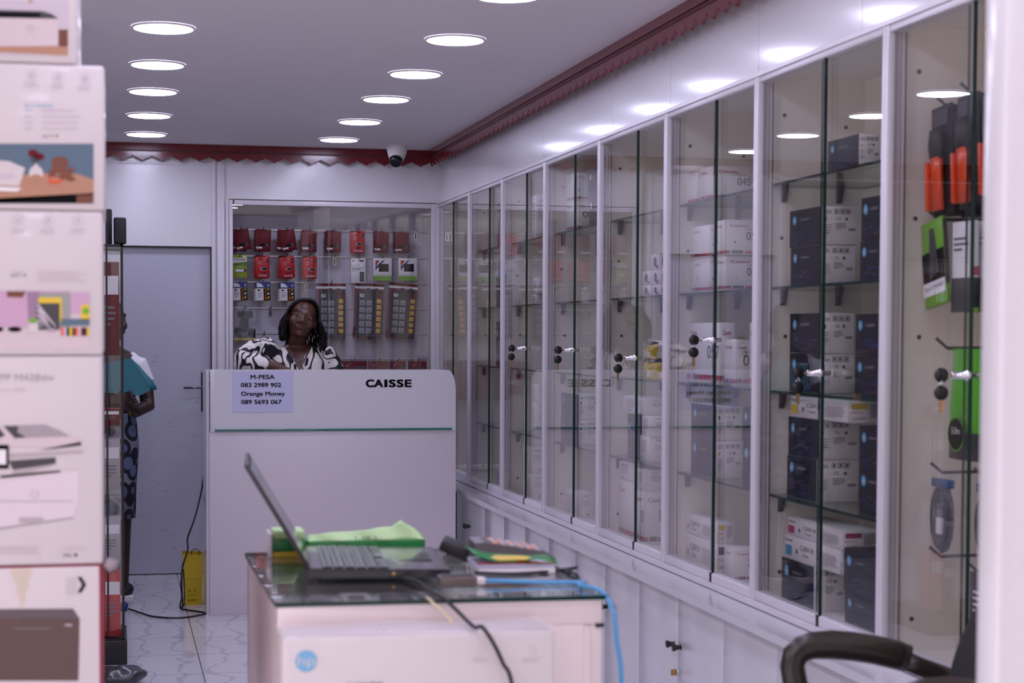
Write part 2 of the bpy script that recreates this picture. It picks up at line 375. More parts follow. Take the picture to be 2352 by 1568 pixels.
# ---------------------------------------------------------------- glazed wall cabinets
BY = [3.31, 4.222, 5.150, 6.060, 6.950, 7.880, 8.787, 9.644, 10.645]
XG, Z0, Z1, XBK = 1.921, .600, 2.215, 2.25
SHZ = [.940, 1.256, 1.570, 1.882]; XSH = 1.955
NM = ['nearest', 'second', 'third', 'fourth', 'fifth', 'sixth', 'seventh', 'eighth']
INS = ['with cable packs on prongs', 'holding dark toner cartons and long cartons', 'holding white cartons with red bands', 'holding yellow ink cartons and webcam boxes',
       'holding stacked white cartons high on its top shelf', 'with a tall narrow white carton up on its top shelf', 'with blue toner cartons behind its near door', 'bare, in the far corner beside the cash counter']
cabs = []
def lock_part(parent, Y, z, both=False):
    b = MB(); b.lathe([(.0065, -.040), (.0085, -.038), (.0085, -.008), (.012, -.007), (.012, .002), (.007, .003), (.007, .03), (.005, .034)], (XG-.013, Y, z), M_chrome, n=14, axis='X')
    b.build('lock', parent, label='chrome cylinder lock')
    o = [c for c in parent.children if c.name.startswith('lock')][-1] if parent.children else None
    return o
for i in range(8):
    a, c = BY[i], BY[i+1]
    r = tag(empty('wall_cabinet', (0, 0, 0)), f'{NM[i]} glazed white wall cabinet, {INS[i]}' , 'cabinet', 'glazed wall cabinets above the ledge')
    cabs.append(r)
    b = MB()
    b.box((1.903, a+.0005, Z0), (1.924, a+.018, Z1), M_alu, bev=.002); b.box((1.903, c-.018, Z0), (1.924, c-.0005, Z1), M_alu, bev=.002); b.box((1.9242, a+.0005, Z0), (1.943, a+.013, Z1), M_lgrey); b.box((1.9242, c-.013, Z0), (1.943, c-.0005, Z1), M_lgrey)
    b.box((1.906, a+.017, Z1-.030), (1.942, c-.017, Z1-.002), M_alu, bev=.003); b.box((1.899, a, Z1-.012), (1.906, c, Z1), M_alu)
    b.box((1.907, a+.017, Z0+.002), (1.942, c-.017, Z0+.045), M_alu, bev=.003); b.box((1.890, a, Z0+.001), (1.904, c, Z0+.016), M_alu)
    for q in (a+.020, c-.024):
        b.box((1.948, q, Z0+.045), (1.952, q+.004, Z1-.03), M_grey)
    b.build('frame', r)
    b = MB(); b.box((XBK, a, Z0), (XBK+.012, c, Z1), M_inner)
    b.build('back_panel', r)
    b = MB(); b.box((1.944, c-.012, Z0), (XBK, c, Z1), M_inner); b.box((1.944, a, Z0), (XBK, a+.012, Z1 if i else Z0+.05), M_inner)
    b.box((1.944, a+.012, Z0), (XBK, c-.012, Z0+.018), M_inner); b.box((1.944, a+.012, Z1-.012), (XBK, c-.012, Z1), M_inner)
    for x, z in ((1.99, 2.09), (2.19, 2.06), (1.985, 1.72), (2.0, 1.42), (1.99, .70)):
        b.lathe([(.006, 0), (.006, -.002), (0, -.003)], (x, c-.012, z), M_dgrey, n=8, axis='Y', cap=False)
    b.build('carcass', r)
    mid = c-.515 if i else c-.46
    if i == 7: mid = c-.5
    for k, (y0, y1, x) in enumerate(((mid, c-.016, 1.911), (a+.016, mid+.055, 1.926))):
        b = MB(); g = M_glass
        vs = [(x+dx, y, z) for z in (Z0+.03, Z1-.025) for y in (y0, y1) for dx in (0, (.010 if k == 0 else .006))]
        b.add(vs, [(0, 2, 6, 4), (1, 5, 7, 3)], g)
        b.add(vs, [(0, 4, 5, 1), (2, 3, 7, 6), (0, 1, 3, 2), (4, 6, 7, 5)], M_edge)
        d = b.build('glass_door', r)
        if k == 0 and i < 6:
            zl = [1.333, 1.319, 1.407, 1.337, 1.358, 1.358][i]; Yl = mid+.004
            b = MB(); b.lathe([(.0075, -.040), (.0085, -.038), (.0085, -.006), (.0125, -.005), (.0125, .004), (.007, .005), (.007, .026), (.004, .030)], (x, Yl, zl), M_chrome, n=14, axis='X')
            lk = b.build('lock', d, label='chrome cylinder lock with hanging keys')
        if k == 0:
            b = MB(); b.box((1.905, mid-.012, Z0+.016), (1.914, mid+.004, Z0+.046), M_black, bev=.001); b.box((1.9035, mid+.006, Z0+.018), (1.909, mid+.012, Z0+.05), M_white)
            b.build('track_stop', r, label='black track stop')
    if i < 6:  # keys
        zl = [1.333, 1.319, 1.407, 1.337, 1.358, 1.358][i]
        b = MB(); x0 = 1.868; r1 = .0165
        b.tube([(x0+.006, mid+.004, zl), (x0-.006, mid+.004, zl)], [.003, .003], M_brass, n=6)
        b.lathe([(.002, -.003), (r1, -.003), (r1+.001, 0), (r1, .003), (.002, .003)], (x0-.022, mid+.004, zl), M_black, n=18, axis='Y')
        b.lathe([(.002, -.003), (r1, -.003), (r1+.001, 0), (r1, .003), (.002, .003)], (x0-.026, mid-.004, zl-.040), M_black, n=18, axis='Y')
        b.tube([(x0-.024, mid, zl-.012), (x0-.030, mid, zl-.022), (x0-.026, mid, zl-.030), (x0-.02, mid, zl-.02), (x0-.024, mid, zl-.012)], .0012, M_chrome, n=6)
        b.box((x0-.030, mid-.006, zl-.085), (x0-.022, mid-.003, zl-.054), M_brass)
        b.build('keys', r, label='pair of black-headed keys on a ring')
    if 1 <= i <= 6:
        for z in SHZ:
            b = MB(); vs = [(x, y, zz) for zz in (z-.008, z) for y in (a+.014, c-.014) for x in (XSH, XBK-.006)]
            b.add(vs, [(0, 2, 3, 1), (4, 5, 7, 6)], M_shelf); b.add(vs, [(0, 1, 5, 4), (2, 6, 7, 3), (0, 4, 6, 2), (1, 3, 7, 5)], M_edge)
            s = b.build('glass_shelf', r)
            for x in (1.99, 2.17):
                for y0, y1 in ((c-.040, c-.012), (a+.012, a+.040)):
                    b = MB(); ya_, yb_ = (y1-.006, y1) if y0 > mid else (y0, y0+.006)
                    b.prism([V(x-.008, y0, z-.009), V(x-.008, y1, z-.009), V(x-.008, yb_, z-.055), V(x-.008, ya_, z-.055)], (.016, 0, 0), M_dgrey); b.build('bracket', s)
# ledge under the glazed cabinets, curved at its far end
oe = [(1.775, 2.2), (1.775, 8.75), (1.780, 9.05), (1.795, 9.35), (1.825, 9.65), (1.865, 9.95), (1.893, 10.10)]
b = MB(); b.prism([V(x, y, .575) for x, y in oe][::-1]+[V(1.93, 2.2, .575), V(1.93, 10.64, .575), V(1.893, 10.64, .575)][0:2]+[V(1.893, 10.64, .575)], (0, 0, .023), M_wall)
tag(b.build('wall_ledge'), 'long narrow white ledge below the glazed cabinets, curving away at the cash counter', 'ledge')
# base cabinets
UY = [2.43, 3.318, 4.206, 5.094, 5.982, 6.870, 7.758, 8.646, 9.53]
BN = ['hidden mostly behind the office chair', 'behind the armrest of the office chair', 'showing knobs and a small lock', 'behind the glass-topped desk corner', 'showing a black knob beside the desk edge',
      'between desk and cash counter, second from the counter', 'nearest the cash counter on the straight run', 'with a rounded front, next to the cash counter']
for i in range(8):
    a, c = UY[i], UY[i+1]
    r = tag(empty('base_cabinet', (0, 0, 0)), f'low white base cabinet under the ledge, {BN[i]}', 'cabinet', 'white base cabinets under the ledge')
    if i < 7:
        MB().box((1.815, a+.001, .02), (2.24, c-.001, .572), M_wall).build('carcass', r)
        for k in range(2):
            y0 = a+.002+k*.444; y1 = y0+.440
            d = MB().box((1.795, y0, .06), (1.813, y1, .568), M_wall, bev=.0015).build('door', r)
            ky = (a+c)/2+(-.034 if k == 0 else .034)
            b = MB(); b.lathe([(.008, 0), (.007, -.008), (.013, -.026), (.012, -.028)], (1.795, ky, .41), M_black, n=14, axis='X'); b.build('knob', d, label='black cone knob')
            if k == 0 and i in (2, 3):
                b = MB(); b.lathe([(.010, 0), (.010, -.006), (.006, -.007)], (1.795, ky+.02, .325), M_chrome, n=12, axis='X'); b.box((1.768, ky+.019, .315), (1.788, ky+.021, .335), M_brass); b.build('lock', d, label='small chrome lock with key')
    else:
        pts = [(x+.02, min(y, c)) for x, y in oe[1:] if y < 9.6]; pts[0] = (1.795, a+.001)
        b = MB(); b.prism([V(x, y, .02) for x, y in pts][::-1]+[V(2.24, a+.001, .02), V(2.24, 9.64, .02), V(1.845, 9.64, .02)], (0, 0, .552), M_wall); b.build('curved_front', r)
        for dy in (-.02, .02):
            b = MB(); b.lathe([(.008, 0), (.007, -.008), (.013, -.026), (.012, -.028)], (1.798, 9.06+dy, .43), M_black, n=12, axis='X'); b.build('knob', r, label='black cone knob')
# ---------------------------------------------------------------- cash counter
YC = 9.081
r = tag(empty('cash_counter', (1.10, 9.27, 0)), 'tall white cash counter with a teal glass strip and black CAISSE lettering', 'counter')
def at_parent(o, p): o.matrix_parent_inverse = Matrix.Translation(p.location).inverted(); return o
def bp(b, name, parent, **k):
    o = b.build(name, parent, **k); o.location = -parent.location if parent.type == 'EMPTY' and parent.parent is None else (0, 0, 0); return o
b = MB(); b.box((.469, YC, 0), (1.731, YC+.022, .926), mat('counter_laminate', (222, 212, 216), rough=.35, bump=.05, bscale=50), bev=.0015)
lowm = MATS['counter_laminate']
bp(b, 'front_panel', r)
b = MB(); z0, z1 = .926, 1.2395
prof = [(.474, z0), (1.729, z0), (1.7285, z1-.10), (1.7245, z1-.062), (1.716, z1-.030), (1.704, z1-.008), (1.690, z1), (.474, z1)]
b.prism([V(x, YC-.004, z) for x, z in prof], (0, .024, 0), M_gloss)
b.box((.474, YC-.006, z0), (.494, YC-.003, z1-.002), M_gloss, bev=.001)
F = Face(b, (0, YC-.004, 0), (1, 0, 0), (0, 0, 1))
def pt(F, t, x0, x1, ybase, hpx, m, Y=YC-.005, bold=0, lv=3):
    p = aty(x0, ybase, Y); q = aty(x1, ybase, Y); h = aty(x0, ybase-hpx, Y).z-p.z
    F.text(t, p.x, p.z, h, m, w=q.x-p.x, bold=bold, lv=lv)
for ch, xa_, xb_ in (('C', 840, 859.5), ('A', 859, 880), ('I', 882.5, 890), ('S', 893, 909), ('S', 911, 927), ('E', 929.5, 945.5)): pt(F, ch, xa_+1.1, xb_-1.1, 888, 17, M_ink, bold=.062)
up = bp(b, 'upper_panel', r, label='white upper panel with the word CAISSE')
b = MB(); b.box((.496, YC-.012, .930), (1.709, YC+.02, .940), M_edgel, bev=.001); bp(b, 'glass_strip', r, label='teal-edged glass strip')
b = MB(); b.box((.455, YC+.022, 0), (.469, YC+.37, 1.236), M_wall); b.box((1.715, YC+.022, 0), (1.731, YC+.37, 1.10), M_wall); bp(b, 'side_panel', r)
b = MB(); b.box((.471, YC+.022, 1.214), (1.70, YC+.37, 1.236), M_wall); bp(b, 'top_shelf', r)
b = MB(); b.box((.471, YC+.37, 1.150), (1.70, YC+.52, 1.170), M_wall); bp(b, 'inner_worktop', r)
# paper notice
b = MB(); pa, pb = aty(535, 852, YC-.006), aty(673, 946, YC-.006)
paper = mat('lavender_paper', (206, 206, 236), rough=.5)
b.box((pa.x, YC-.0062, pb.z), (pb.x, YC-.0052, pa.z), paper)
F = Face(b, (0, YC-.0062, 0), (1, 0, 0), (0, 0, 1), off=.0003)
for t, x0, x1, yb in (('M-PESA', 575.5, 630.5, 870), ('083 2989 902', 553.5, 645.5, 888.5), ('Orange Money', 554, 654, 908.5), ('089 5693 067', 554, 646.5, 927.5)):
    pt(F, t, x0, x1, yb, 9.8, M_ink, Y=YC-.0065, bold=.034)
nt = tag(b.build('paper_notice'), 'printed paper notice with mobile money numbers stuck on the cash counter front', 'notice')
b = MB(); b.add([(pa.x-.003, YC-.0078, pb.z-.002), (pb.x+.003, YC-.0078, pb.z-.002), (pb.x+.003, YC-.0078, pa.z), (pa.x-.003, YC-.0078, pa.z)], [(0, 1, 2, 3)], plastic_film('clear_film', amt=.10)); b.build('plastic_sleeve', nt, label='clear plastic sleeve')
# ---------------------------------------------------------------- wall display case on the back wall
r = tag(empty('display_case', (0, 0, 0)), 'wide white-framed display case with sliding glass and slatwall behind the cash counter', 'display case')
b = MB(); x0, x1, z0, z1 = .668, 1.903, .60, 2.208
b.box((x0, YB-.012, z0), (x0+.021, YB+.03, z1), M_alu, bev=.003); b.box((x1-.03, YB-.012, z0), (x1, YB+.03, z1), M_alu, bev=.003)
b.box((x0+.03, YB-.012, z1-.028), (x1-.03, YB+.03, z1), M_alu, bev=.003); b.box((x0+.03, YB-.012, z0), (x1-.03, YB+.03, z0+.03), M_alu, bev=.003)
b.box((x0+.022, YB+.006, z0+.03), (x0+.024, YB+.03, z1-.03), M_grey)
b.build('frame', r)
YS = 10.86
b = MB(); b.box((x0, YS, z0), (x1, YS+.02, z1), M_slat)
SZ = [2.048, 1.890, 1.733, 1.578, 1.425, 1.272, 1.12]
slotm = mat('slat_channel', (206, 200, 204), rough=.3, metal=.7)
for z in SZ: b.box((x0, YS-.001, z-.004), (x1, YS+.001, z+.004), slotm); b.box((x0, YS-.0015, z-.007), (x1, YS+.0005, z-.004), M_dgrey)
b.build('slatwall', r)
b = MB(); b.box((x0, YB+.03, z0), (x0+.012, YS, z1), M_inner); b.box((x1-.012, YB+.03, z0), (x1, YS, z1), M_inner); b.box((x0, YB+.03, z1), (x1, YS+.02, z1+.007), M_inner); b.box((x0, YB+.03, z0-.01), (x1, YS, z0), M_inner)
b.build('carcass', r)
for a, c, y in ((x0+.02, 1.262, YB+.018), (1.165, x1-.03, YB+.030)):
    b = MB(); vs = [(x, yy, z) for z in (z0+.028, z1-.026) for yy in (y, y+.005) for x in (a, c)]; vs = [(x_, y_-.025*(z_ > 1.5), z_) for x_, y_, z_ in vs]
    b.add(vs, [(0, 1, 5, 4), (2, 6, 7, 3)], M_glass); b.add(vs, [(0, 4, 6, 2), (1, 3, 7, 5), (0, 2, 3, 1), (4, 5, 7, 6)], M_edge); b.build('glass_door', r)
def hook(x, z, L=.12, big=False):
    b = MB(); b.tube([(x, YS, z), (x, YS-L, z-.004), (x, YS-L-.008, z+.012)], .0022, M_black, n=6)
    b.box((x-.010 if big else x-.006, YS-.006, z-.05 if big else z-.012), (x+.010 if big else x+.006, YS-.001, z+.004), M_chrome)
    if big: b.box((x-.004, YS-.008, z-.044), (x+.004, YS-.006, z-.008), M_black)
    b.build('prong', r, label='steel prong with white plate' if big else 'black prong')
RK = ['first', 'second', 'third', 'fourth', 'fifth', 'sixth', 'seventh', 'eighth']
DZ = {'front': 0, 'rear': 1}
def place(b, name, x, z, y, tilt, label, cat, group):
    o = b.build(name); o.location = (x, y, z); o.rotation_euler = (0, math.radians(tilt), 0)
    return tag(o, label, cat, group)
def carton_pack(w, h, d, body, art):
    b = MB(); b.box((-w/2, 0, -h), (w/2, d, 0), body, bev=.0015, seg=1); F = Face(b, (-w/2, 0, -h), (1, 0, 0), (0, 0, 1), off=.0004); art(F, w, h); return b
def art_cruzer(F, w, h):
    F.rect(.30*w, .93*h, .42*w, .02*h, M_ink); F.text('SanDisk', w*.66, h*.96, .003, M_wtxt, w=w*.28)
    F.poly([(w*.25, h*.19), (w*.9, h*.22), (w*.9, h*.34), (w*.25, h*.31)], M_ink); F.poly([(w*.62, h*.21), (w*.86, h*.22), (w*.86, h*.33), (w*.62, h*.32)], M_dgrey, 2)
    F.rect(w*.06, h*.10, w*.38, h*.08, M_wtxt, 2); F.lines(w*.1, h*.15, w*.3, 1, .004, M_grey, h=.003, lv=3)
    F.rect(0, h*.15, w, .0012, M_mag, 1); F.text('8', w*.12, h*.03, .006, M_wtxt)
def art_sandisk(F, w, h):
    F.rect(.38*w, .92*h, .38*w, .025*h, M_ink); F.poly([(0, h*.93), (w*.4, h*.96), (w*.36, h), (0, h)], M_ink, 1); F.rect(w*.78, h*.70, w*.16, h*.15, M_ink); F.text('4', w*.83, h*.74, .008, M_wtxt)
    F.text('Cruzer', w*.22, h*.80, .006, M_ink); F.text('Blade', w*.22, h*.75, .005, M_ink); F.lines(w*.22, h*.70, w*.35, 1, .01, M_wtxt, h=.0018); F.lines(w*.22, h*.62, w*.3, 1, .01, M_wtxt, h=.0015)
    F.disc(w*.60, h*.40, w*.24, M_wtxt, 1, ry=h*.065); F.disc(w*.62, h*.40, w*.21, M_ink, 2, ry=h*.055)
    F.rect(w*.42, h*.22, w*.32, h*.03, M_ink); F.rect(0, h*.19, w, .001, M_mag); F.text('SanDisk', w*.22, h*.07, h*.075, M_wtxt, w=w*.62, bold=.02)
def art_toshiba(F, w, h):
    F.disc(w*.5, h*.93, w*.1, M_ink, 2, ry=h*.012); F.rect(w*.25, h*.905, w*.5, .002, M_ink); F.poly([(0, h*.64), (w, h*.72), (w, h*.87), (0, h*.87)], M_wtxt); F.text('TOSHIBA', w*.06, h*.76, h*.07, mat('maroon_ink', (110, 16, 40)), w=w*.86, bold=.03)
    F.poly([(0, h*.53), (w, h*.53), (w, h*.70), (0, h*.62)], mat('mid_green', (70, 120, 40))); F.text('4', w*.68, h*.56, h*.08, M_wtxt); F.rect(w*.15, h*.24, w*.8, h*.16, M_dgrey); F.rect(w*.18, h*.26, w*.6, h*.12, M_wtxt, 2)
    F.lines(w*.4, h*.06, w*.5, 1, .01, M_wtxt, h=.002)
def art_ink(F, w, h):
    F.rect(0, h*.66, w, h*.34, M_blue); F.poly([(w*.08, h*.72), (w*.55, h*.72), (w*.42, h*.86), (w*.26, h*.93), (w*.08, h*.95)], M_wtxt, 2); F.poly([(w*.80, h*.76), (w*.90, h*.76), (w*.86, h*.90)], M_wtxt, 2)
    F.rect(0, 0, w*.5, h*.64, M_wtxt, 2); F.rect(w*.1, h*.52, w*.2, h*.07, M_ink, 3); F.lines(w*.08, h*.44, w*.36, 7, .0055, M_grey, h=.002, lv=3)
    for q, c1, c2 in ((.44, M_redp, M_green), (.23, M_brown, M_wtxt), (.02, M_orange, M_yel)):
        F.rect(w*.52, h*q, w*.46, h*.19, M_ink, 2); F.disc(w*.66, h*(q+.09), w*.08, c1, 3); F.disc(w*.84, h*(q+.12), w*.07, c2, 3)
packs = {'cz': (.092, .128, M_redk, art_cruzer), 'sd': (.084, .134, M_redp, art_sandisk), 'ts': (.083, .135, mat('lime_pack', (160, 180, 40), rough=.3), art_toshiba), 'ink': (.088, .110, mat('yellow_sleeve', (170, 160, 60), rough=.4), art_ink)}
_pm = {}
def add_pack(kind, x, z, n, tilt, lab, cat, group):
    w, h, body, art = packs[kind]
    for k in range(n):
        first = kind not in _pm
        if first:
            b = carton_pack(w, h, .012, body, art); o = b.build({'cz': 'flash_drive_pack', 'sd': 'flash_drive_pack', 'ts': 'flash_drive_pack', 'ink': 'ink_cartridge_pack'}[kind]); _pm[kind] = o
        else: o = _pm[kind].copy(); COL.objects.link(o)
        o.location = (x-.003*k, YS-.118+.017*k, z-.002*k); o.rotation_euler = (0, math.radians(tilt[k]), 0)
        tag(o, (['frontmost ', 'second ', 'rearmost '][k if n == 3 else (0 if k == 0 else 2)] if n > 1 else '')+lab, cat, group)
rowz = [aty(600, 526, YS-.12).z, aty(600, 586, YS-.12).z, aty(600, 647, YS-.12).z]
r1 = [(552, (-10, 3, 0)), (605, (1, 0, 0)), (658, (-9, 5, 0)), (712, (2, 0, 0)), (767, (1, 0, 0))]
for i, (px, t) in enumerate(r1):
    x = aty(px, 526, YS-.12).x; hook(x, SZ[0]); add_pack('cz', x, rowz[0], 3, t, f'dark red flash drive pack on the {RK[i]} prong from the left, top row', 'flash drive pack', 'dark red flash drive packs in the top row')
x = aty(822, 527, YS-.12).x; hook(x, SZ[0]); add_pack('sd', x, rowz[0], 2, (0, 0), 'bright red flash drive pack on the only bright prong of the top row', 'flash drive pack', 'bright red flash drive pack in the top row')
for i, px in enumerate((877, 923)):
    x = aty(px, 527, YS-.12).x; hook(x, SZ[0]); add_pack('cz', x, rowz[0], 2, (2-4*i, 0), f'dark red flash drive pack, top row, {"two prongs" if i == 0 else "one prong"} before the empty one', 'flash drive pack', 'dark red flash drive packs at the right of the top row')
x = aty(962, 527, YS-.12).x; hook(x, SZ[0], .05, True)
x = aty(551, 587, YS-.12).x; hook(x, SZ[1]); add_pack('ts', x, rowz[1], 1, (0,), 'lime green flash drive pack hanging left of the bright red packs', 'flash drive pack', None)
for i, (px, t) in enumerate(((603, (0, 0, 0)), (659, (-3, 2, 2)), (713, (0, 1, 1)))):
    x = aty(px, 587, YS-.12).x; hook(x, SZ[1]); add_pack('sd', x, rowz[1], 3, t, f'bright red flash drive pack on the {RK[i]} red prong, second row', 'flash drive pack', 'bright red flash drive packs in the second row')
hook(aty(768, 588, YS).x, SZ[1], .05, True)
for i, px in enumerate((551, 604, 659)):
    x = aty(px, 647, YS-.12).x; hook(x, SZ[2]); add_pack('ink', x, rowz[2], 3, (-2, 0, 0), f'blue and white ink pack on the {RK[i]} prong from the left, third row', 'ink pack', 'blue and white ink cartridge packs in the third row')
hook(aty(704, 648, YS).x, SZ[2], .05, True); hook(aty(621, 707, YS).x, SZ[3], .05, True); hook(aty(821, 648, YS).x, SZ[2], .05, True); hook(aty(606, 766, YS).x, SZ[4], .06)
# external drive cartons
def art_slim(F, w, h):
    F.disc(w*.14, h*.90, w*.05, M_ink, 2); F.rect(w*.58, h*.87, w*.3, h*.06, M_ink, 2); F.lines(w*.22, h*.90, w*.3, 1, .01, M_grey, h=.002)
    F.text('BACKUP PLUS', w*.06, h*.70, .004, M_grey, w=w*.5); F.text('Slim', w*.06, h*.52, h*.13, M_dgrey, w=w*.6); F.ring(w*.80, h*.62, w*.09, w*.02, M_dgrey); F.lines(w*.06, h*.46, w*.35, 1, .01, M_grey, h=.002); F.rect(w*.6, h*.06, w*.3, h*.40, M_dgrey, 2)
def art_canvio(F, w, h):
    F.rect(0, 0, w, h*.21, M_green); F.text('Canvio', w*.12, h*.24, h*.045, M_grey, w=w*.6); F.poly([(w*.1, h*.62), (w*.35, h*.90), (w*.1, h*.90)], M_redp); F.poly([(w*.1, h*.45), (w*.6, h*.9), (w*.48, h*.9), (w*.1, h*.62)], M_blue, 2); F.rect(w*.28, h*.40, w*.55, h*.35, M_ink, 3)
for nm, px, w, h, art, lab in (('hard_drive_carton', 823, .088, .150, art_slim, 'white slim hard drive carton hanging to the left of the green-footed cartons'), ('hard_drive_carton', 879, .112, .135, art_canvio, 'white hard drive carton with green foot, beside the Slim carton'), ('hard_drive_carton', 937, .112, .135, art_canvio, 'white hard drive carton with green foot, rightmost in the second row')):
    x = aty(px, 590, YS-.10).x; hook(x, SZ[1]); b = carton_pack(w, h, .03, M_wtxt, art); place(b, nm, x, aty(px, 593, YS-.10).z, YS-.10, 0, lab, 'hard drive carton', None)
# power strips in blister packs
socket = mat('socket_grey', (150, 150, 158), rough=.4)
for i, px in enumerate((762, 851, 930)):
    x = aty(px, 650, YS-.12).x; zt = aty(px, 650, YS-.12).z; hook(x, SZ[2])
    r2 = tag(empty('power_strip_pack', (x, YS-.112, zt), (0, math.radians(2*i), 0)), f'black power strip in a red-backed blister pack, {["beside the head of the woman", "middle one of three", "nearest the corner cabinet"][i]}', 'power strip pack', 'power strips in blister packs')
    b = MB(); w, h = .178, .335; b.box((-w/2, .035, -h), (w/2, .037, 0), M_redk); F = Face(b, (-w/2, .035, -h), (1, 0, 0), (0, 0, 1)); F.rect(0, h*.90, w, h*.045, M_wtxt); b.build('backing_card', r2)
    b = MB(); b.box((-.072, 0, -h+.012), (.030, .034, -.055), M_mattb, bev=.008); b.box((.034, .006, -h+.012), (.082, .034, -.085), mat('charcoal_plastic', (60, 60, 64), rough=.4), bev=.006)
    F = Face(b, (0, 0, 0), (1, 0, 0), (0, 0, 1)); F.rect(-.062, -.085, .026, .018, M_wtxt); F.poly([(-.058, -.080), (-.050, -.070), (-.044, -.078), (-.040, -.073)], M_ink, 2)
    for q in range(5):
        for k in range(2): F.rect(-.060+k*.042, -.135-q*.042, .032, .030, socket); F.disc(-.044+k*.042, -.120-q*.042, .004, M_ink, 2); F.disc(-.050+k*.042, -.128-q*.042, .003, M_ink, 2); F.disc(-.038+k*.042, -.128-q*.042, .003, M_ink, 2)
    b.tube([(-.05+.011*k, .01+.004*math.sin(k), -.045-.012*math.sin(k*1.3)) for k in range(12)], .007, M_mattb, n=6)
    b.build('power_strip', r2)
    b = MB(); F = Face(b, (0, .004, 0), (1, 0, 0), (0, 0, 1)); F.rect(.040, -h+.028, .034, .225, M_redk, 1)
    for q in range(6): F.rect(.044, -h+.036+q*.036, .026, .024, M_yel, 2); F.rect(.048, -h+.044+q*.036, .018, .003, M_brown, 3)
    b.build('label_strip', r2, label='red strip with six yellow labels')
    b = MB(); b.add([(-w/2, -.004, -h), (w/2, -.004, -h), (w/2, -.004, -.02), (-w/2, -.004, -.02)], [(0, 1, 2, 3)], plastic_film('blister_film', amt=.07)); b.add([(-w/2, -.004, -h), (-w/2, .035, -h), (-w/2, .035, -.02), (-w/2, -.004, -.02)], [(0, 1, 2, 3)], MATS['blister_film']); b.build('blister_shell', r2, label='clear plastic shell')
for i, (xa, xb) in enumerate(((783, 843), (848, 893), (897, 932), (940, 980))):
    p, q = aty(xa, 829, YS-.10), aty(xb, 829, YS-.10); w = q.x-p.x; h = .24
    b = carton_pack(w, h, .04, M_redk, lambda F, w, h: (F.rect(w*.6, h*.80, w*.14, h*.08, M_dgrey), F.rect(w*.76, h*.80, w*.14, h*.08, M_dgrey), F.poly([(w*.2, h*.86), (w*.42, h*.96), (w*.43, h*.965), (w*.2, h*.875)], M_wtxt, 2)))
    hook((p.x+q.x)/2, SZ[5]-.005); place(b, 'cable_pack', (p.x+q.x)/2, p.z, YS-.10, 0, f'dark red cable pack low behind the counter, {["nearest the woman", "second from the woman", "third from the woman", "nearest the corner"][i]}', 'cable pack', 'dark red cable packs low on the slatwall')
# crinkly bag of green tags
p = aty(563, 690, YS-.10)
r2 = tag(empty('plastic_bag_pack', (p.x, YS-.06, p.z)), 'clear crinkled plastic bag with green and yellow contents at the left of the slatwall', 'bag'); hook(p.x, SZ[3]-.0)
film = plastic_film('crinkled_film', (235, 235, 240), .24)
b = MB(); w, h = .155, .235; N = 9; vs = []
for j in range(N+1):
    for i in range(N+1):
        u, v = i/N, j/N; taper = .55+.45*min(1, (1-v)*2.2) if v > .55 else 1
        vs.append(((u-.5)*w*taper+random.uniform(-.006, .006), -.035*math.sin(math.pi*u)-.012+random.uniform(-.010, .010), -h+v*h))
b.add(vs, [(j*(N+1)+i, j*(N+1)+i+1, (j+1)*(N+1)+i+1, (j+1)*(N+1)+i) for j in range(N) for i in range(N)], film, False); b.build('plastic_film', r2, label='clear crinkled film')
b = MB(); dg = mat('dark_green_plastic', (10, 74, 56), rough=.3)
b.box((-.060, -.025, -.225), (.062, 0, -.165), dg, bev=.004); b.box((-.045, -.022, -.100), (.045, 0, -.062), dg, bev=.004)
for a_, x_ in ((-.15, -.016), (.1, .004), (.25, .02)): b.box((-.018, -.020, -.165), (.018, -.004, -.095), dg, bev=.003, T=Matrix.Translation((x_, 0, 0)) @ Matrix.Rotation(a_, 4, 'Y')); b.build('green_contents', r2)
b = MB(); b.box((-.064, -.024, -.240), (.066, 0, -.215), M_yel, bev=.006); b.build('yellow_contents', r2)
# ---------------------------------------------------------------- glass tower on the left with black frame
r = tag(empty('glass_tower', (0, 0, 0)), 'tall black-framed glass display tower beside the printer boxes', 'display case')
xa, xb, ya, yb = -.43, .042, 7.80, 8.20
b = MB()
for x in (xa, xb-.010):
    for y in (ya, yb-.012): b.box((x, y, .10), (x+.010, y+.012, 1.80), M_black)
b.box((-.031, ya-.004, .12), (-.023, ya+.010, 1.92), M_black)
for y in (ya, yb-.012):
    for z in (.10, 1.788): b.box((xa, y, z), (xb, y+.012, z+.012), M_black)
for x in (xa, xb-.010):
    for z in (.10, 1.788): b.box((x, ya, z), (x+.010, yb, z+.012), M_black)
b.build('frame', r)
MB().box((xa-.01, ya-.01, 0), (xb+.010, yb+.01, .105), M_black, bev=.003).build('base', r)
b = MB()
for y in (ya+.004, yb-.008): b.add([(xa+.008, y, .112), (xb-.008, y, .112), (xb-.008, y, 1.79), (xa+.008, y, 1.79)], [(0, 1, 2, 3)], M_glass)
for x in (xa+.004, xb-.006): b.add([(x, ya+.01, .112), (x, yb-.01, .112), (x, yb-.01, 1.79), (x, ya+.01, 1.79)], [(0, 1, 2, 3)], M_glass)
b.build('glass_pane', r)
for z in (.42, .72, 1.02, 1.32):
    b = MB(); b.box((xa+.012, ya+.014, z), (xb-.012, yb-.014, z+.006), M_shelf); b.build('glass_shelf', r)
for x0_, x1_, y0_, z0_, z1_, lab in ((.003, .056, 7.81, 1.805, 1.915, 'black rounded block standing on top of the glass tower, at its right edge'), (-.030, -.003, 7.88, 1.805, 1.955, 'tall black rounded block on top of the glass tower, left of the other')):
    tag(MB().box((x0_, y0_, z0_-.004), (x1_, y0_+.06, z1_), M_mattb, bev=.008).build('black_block'), lab, 'speaker')
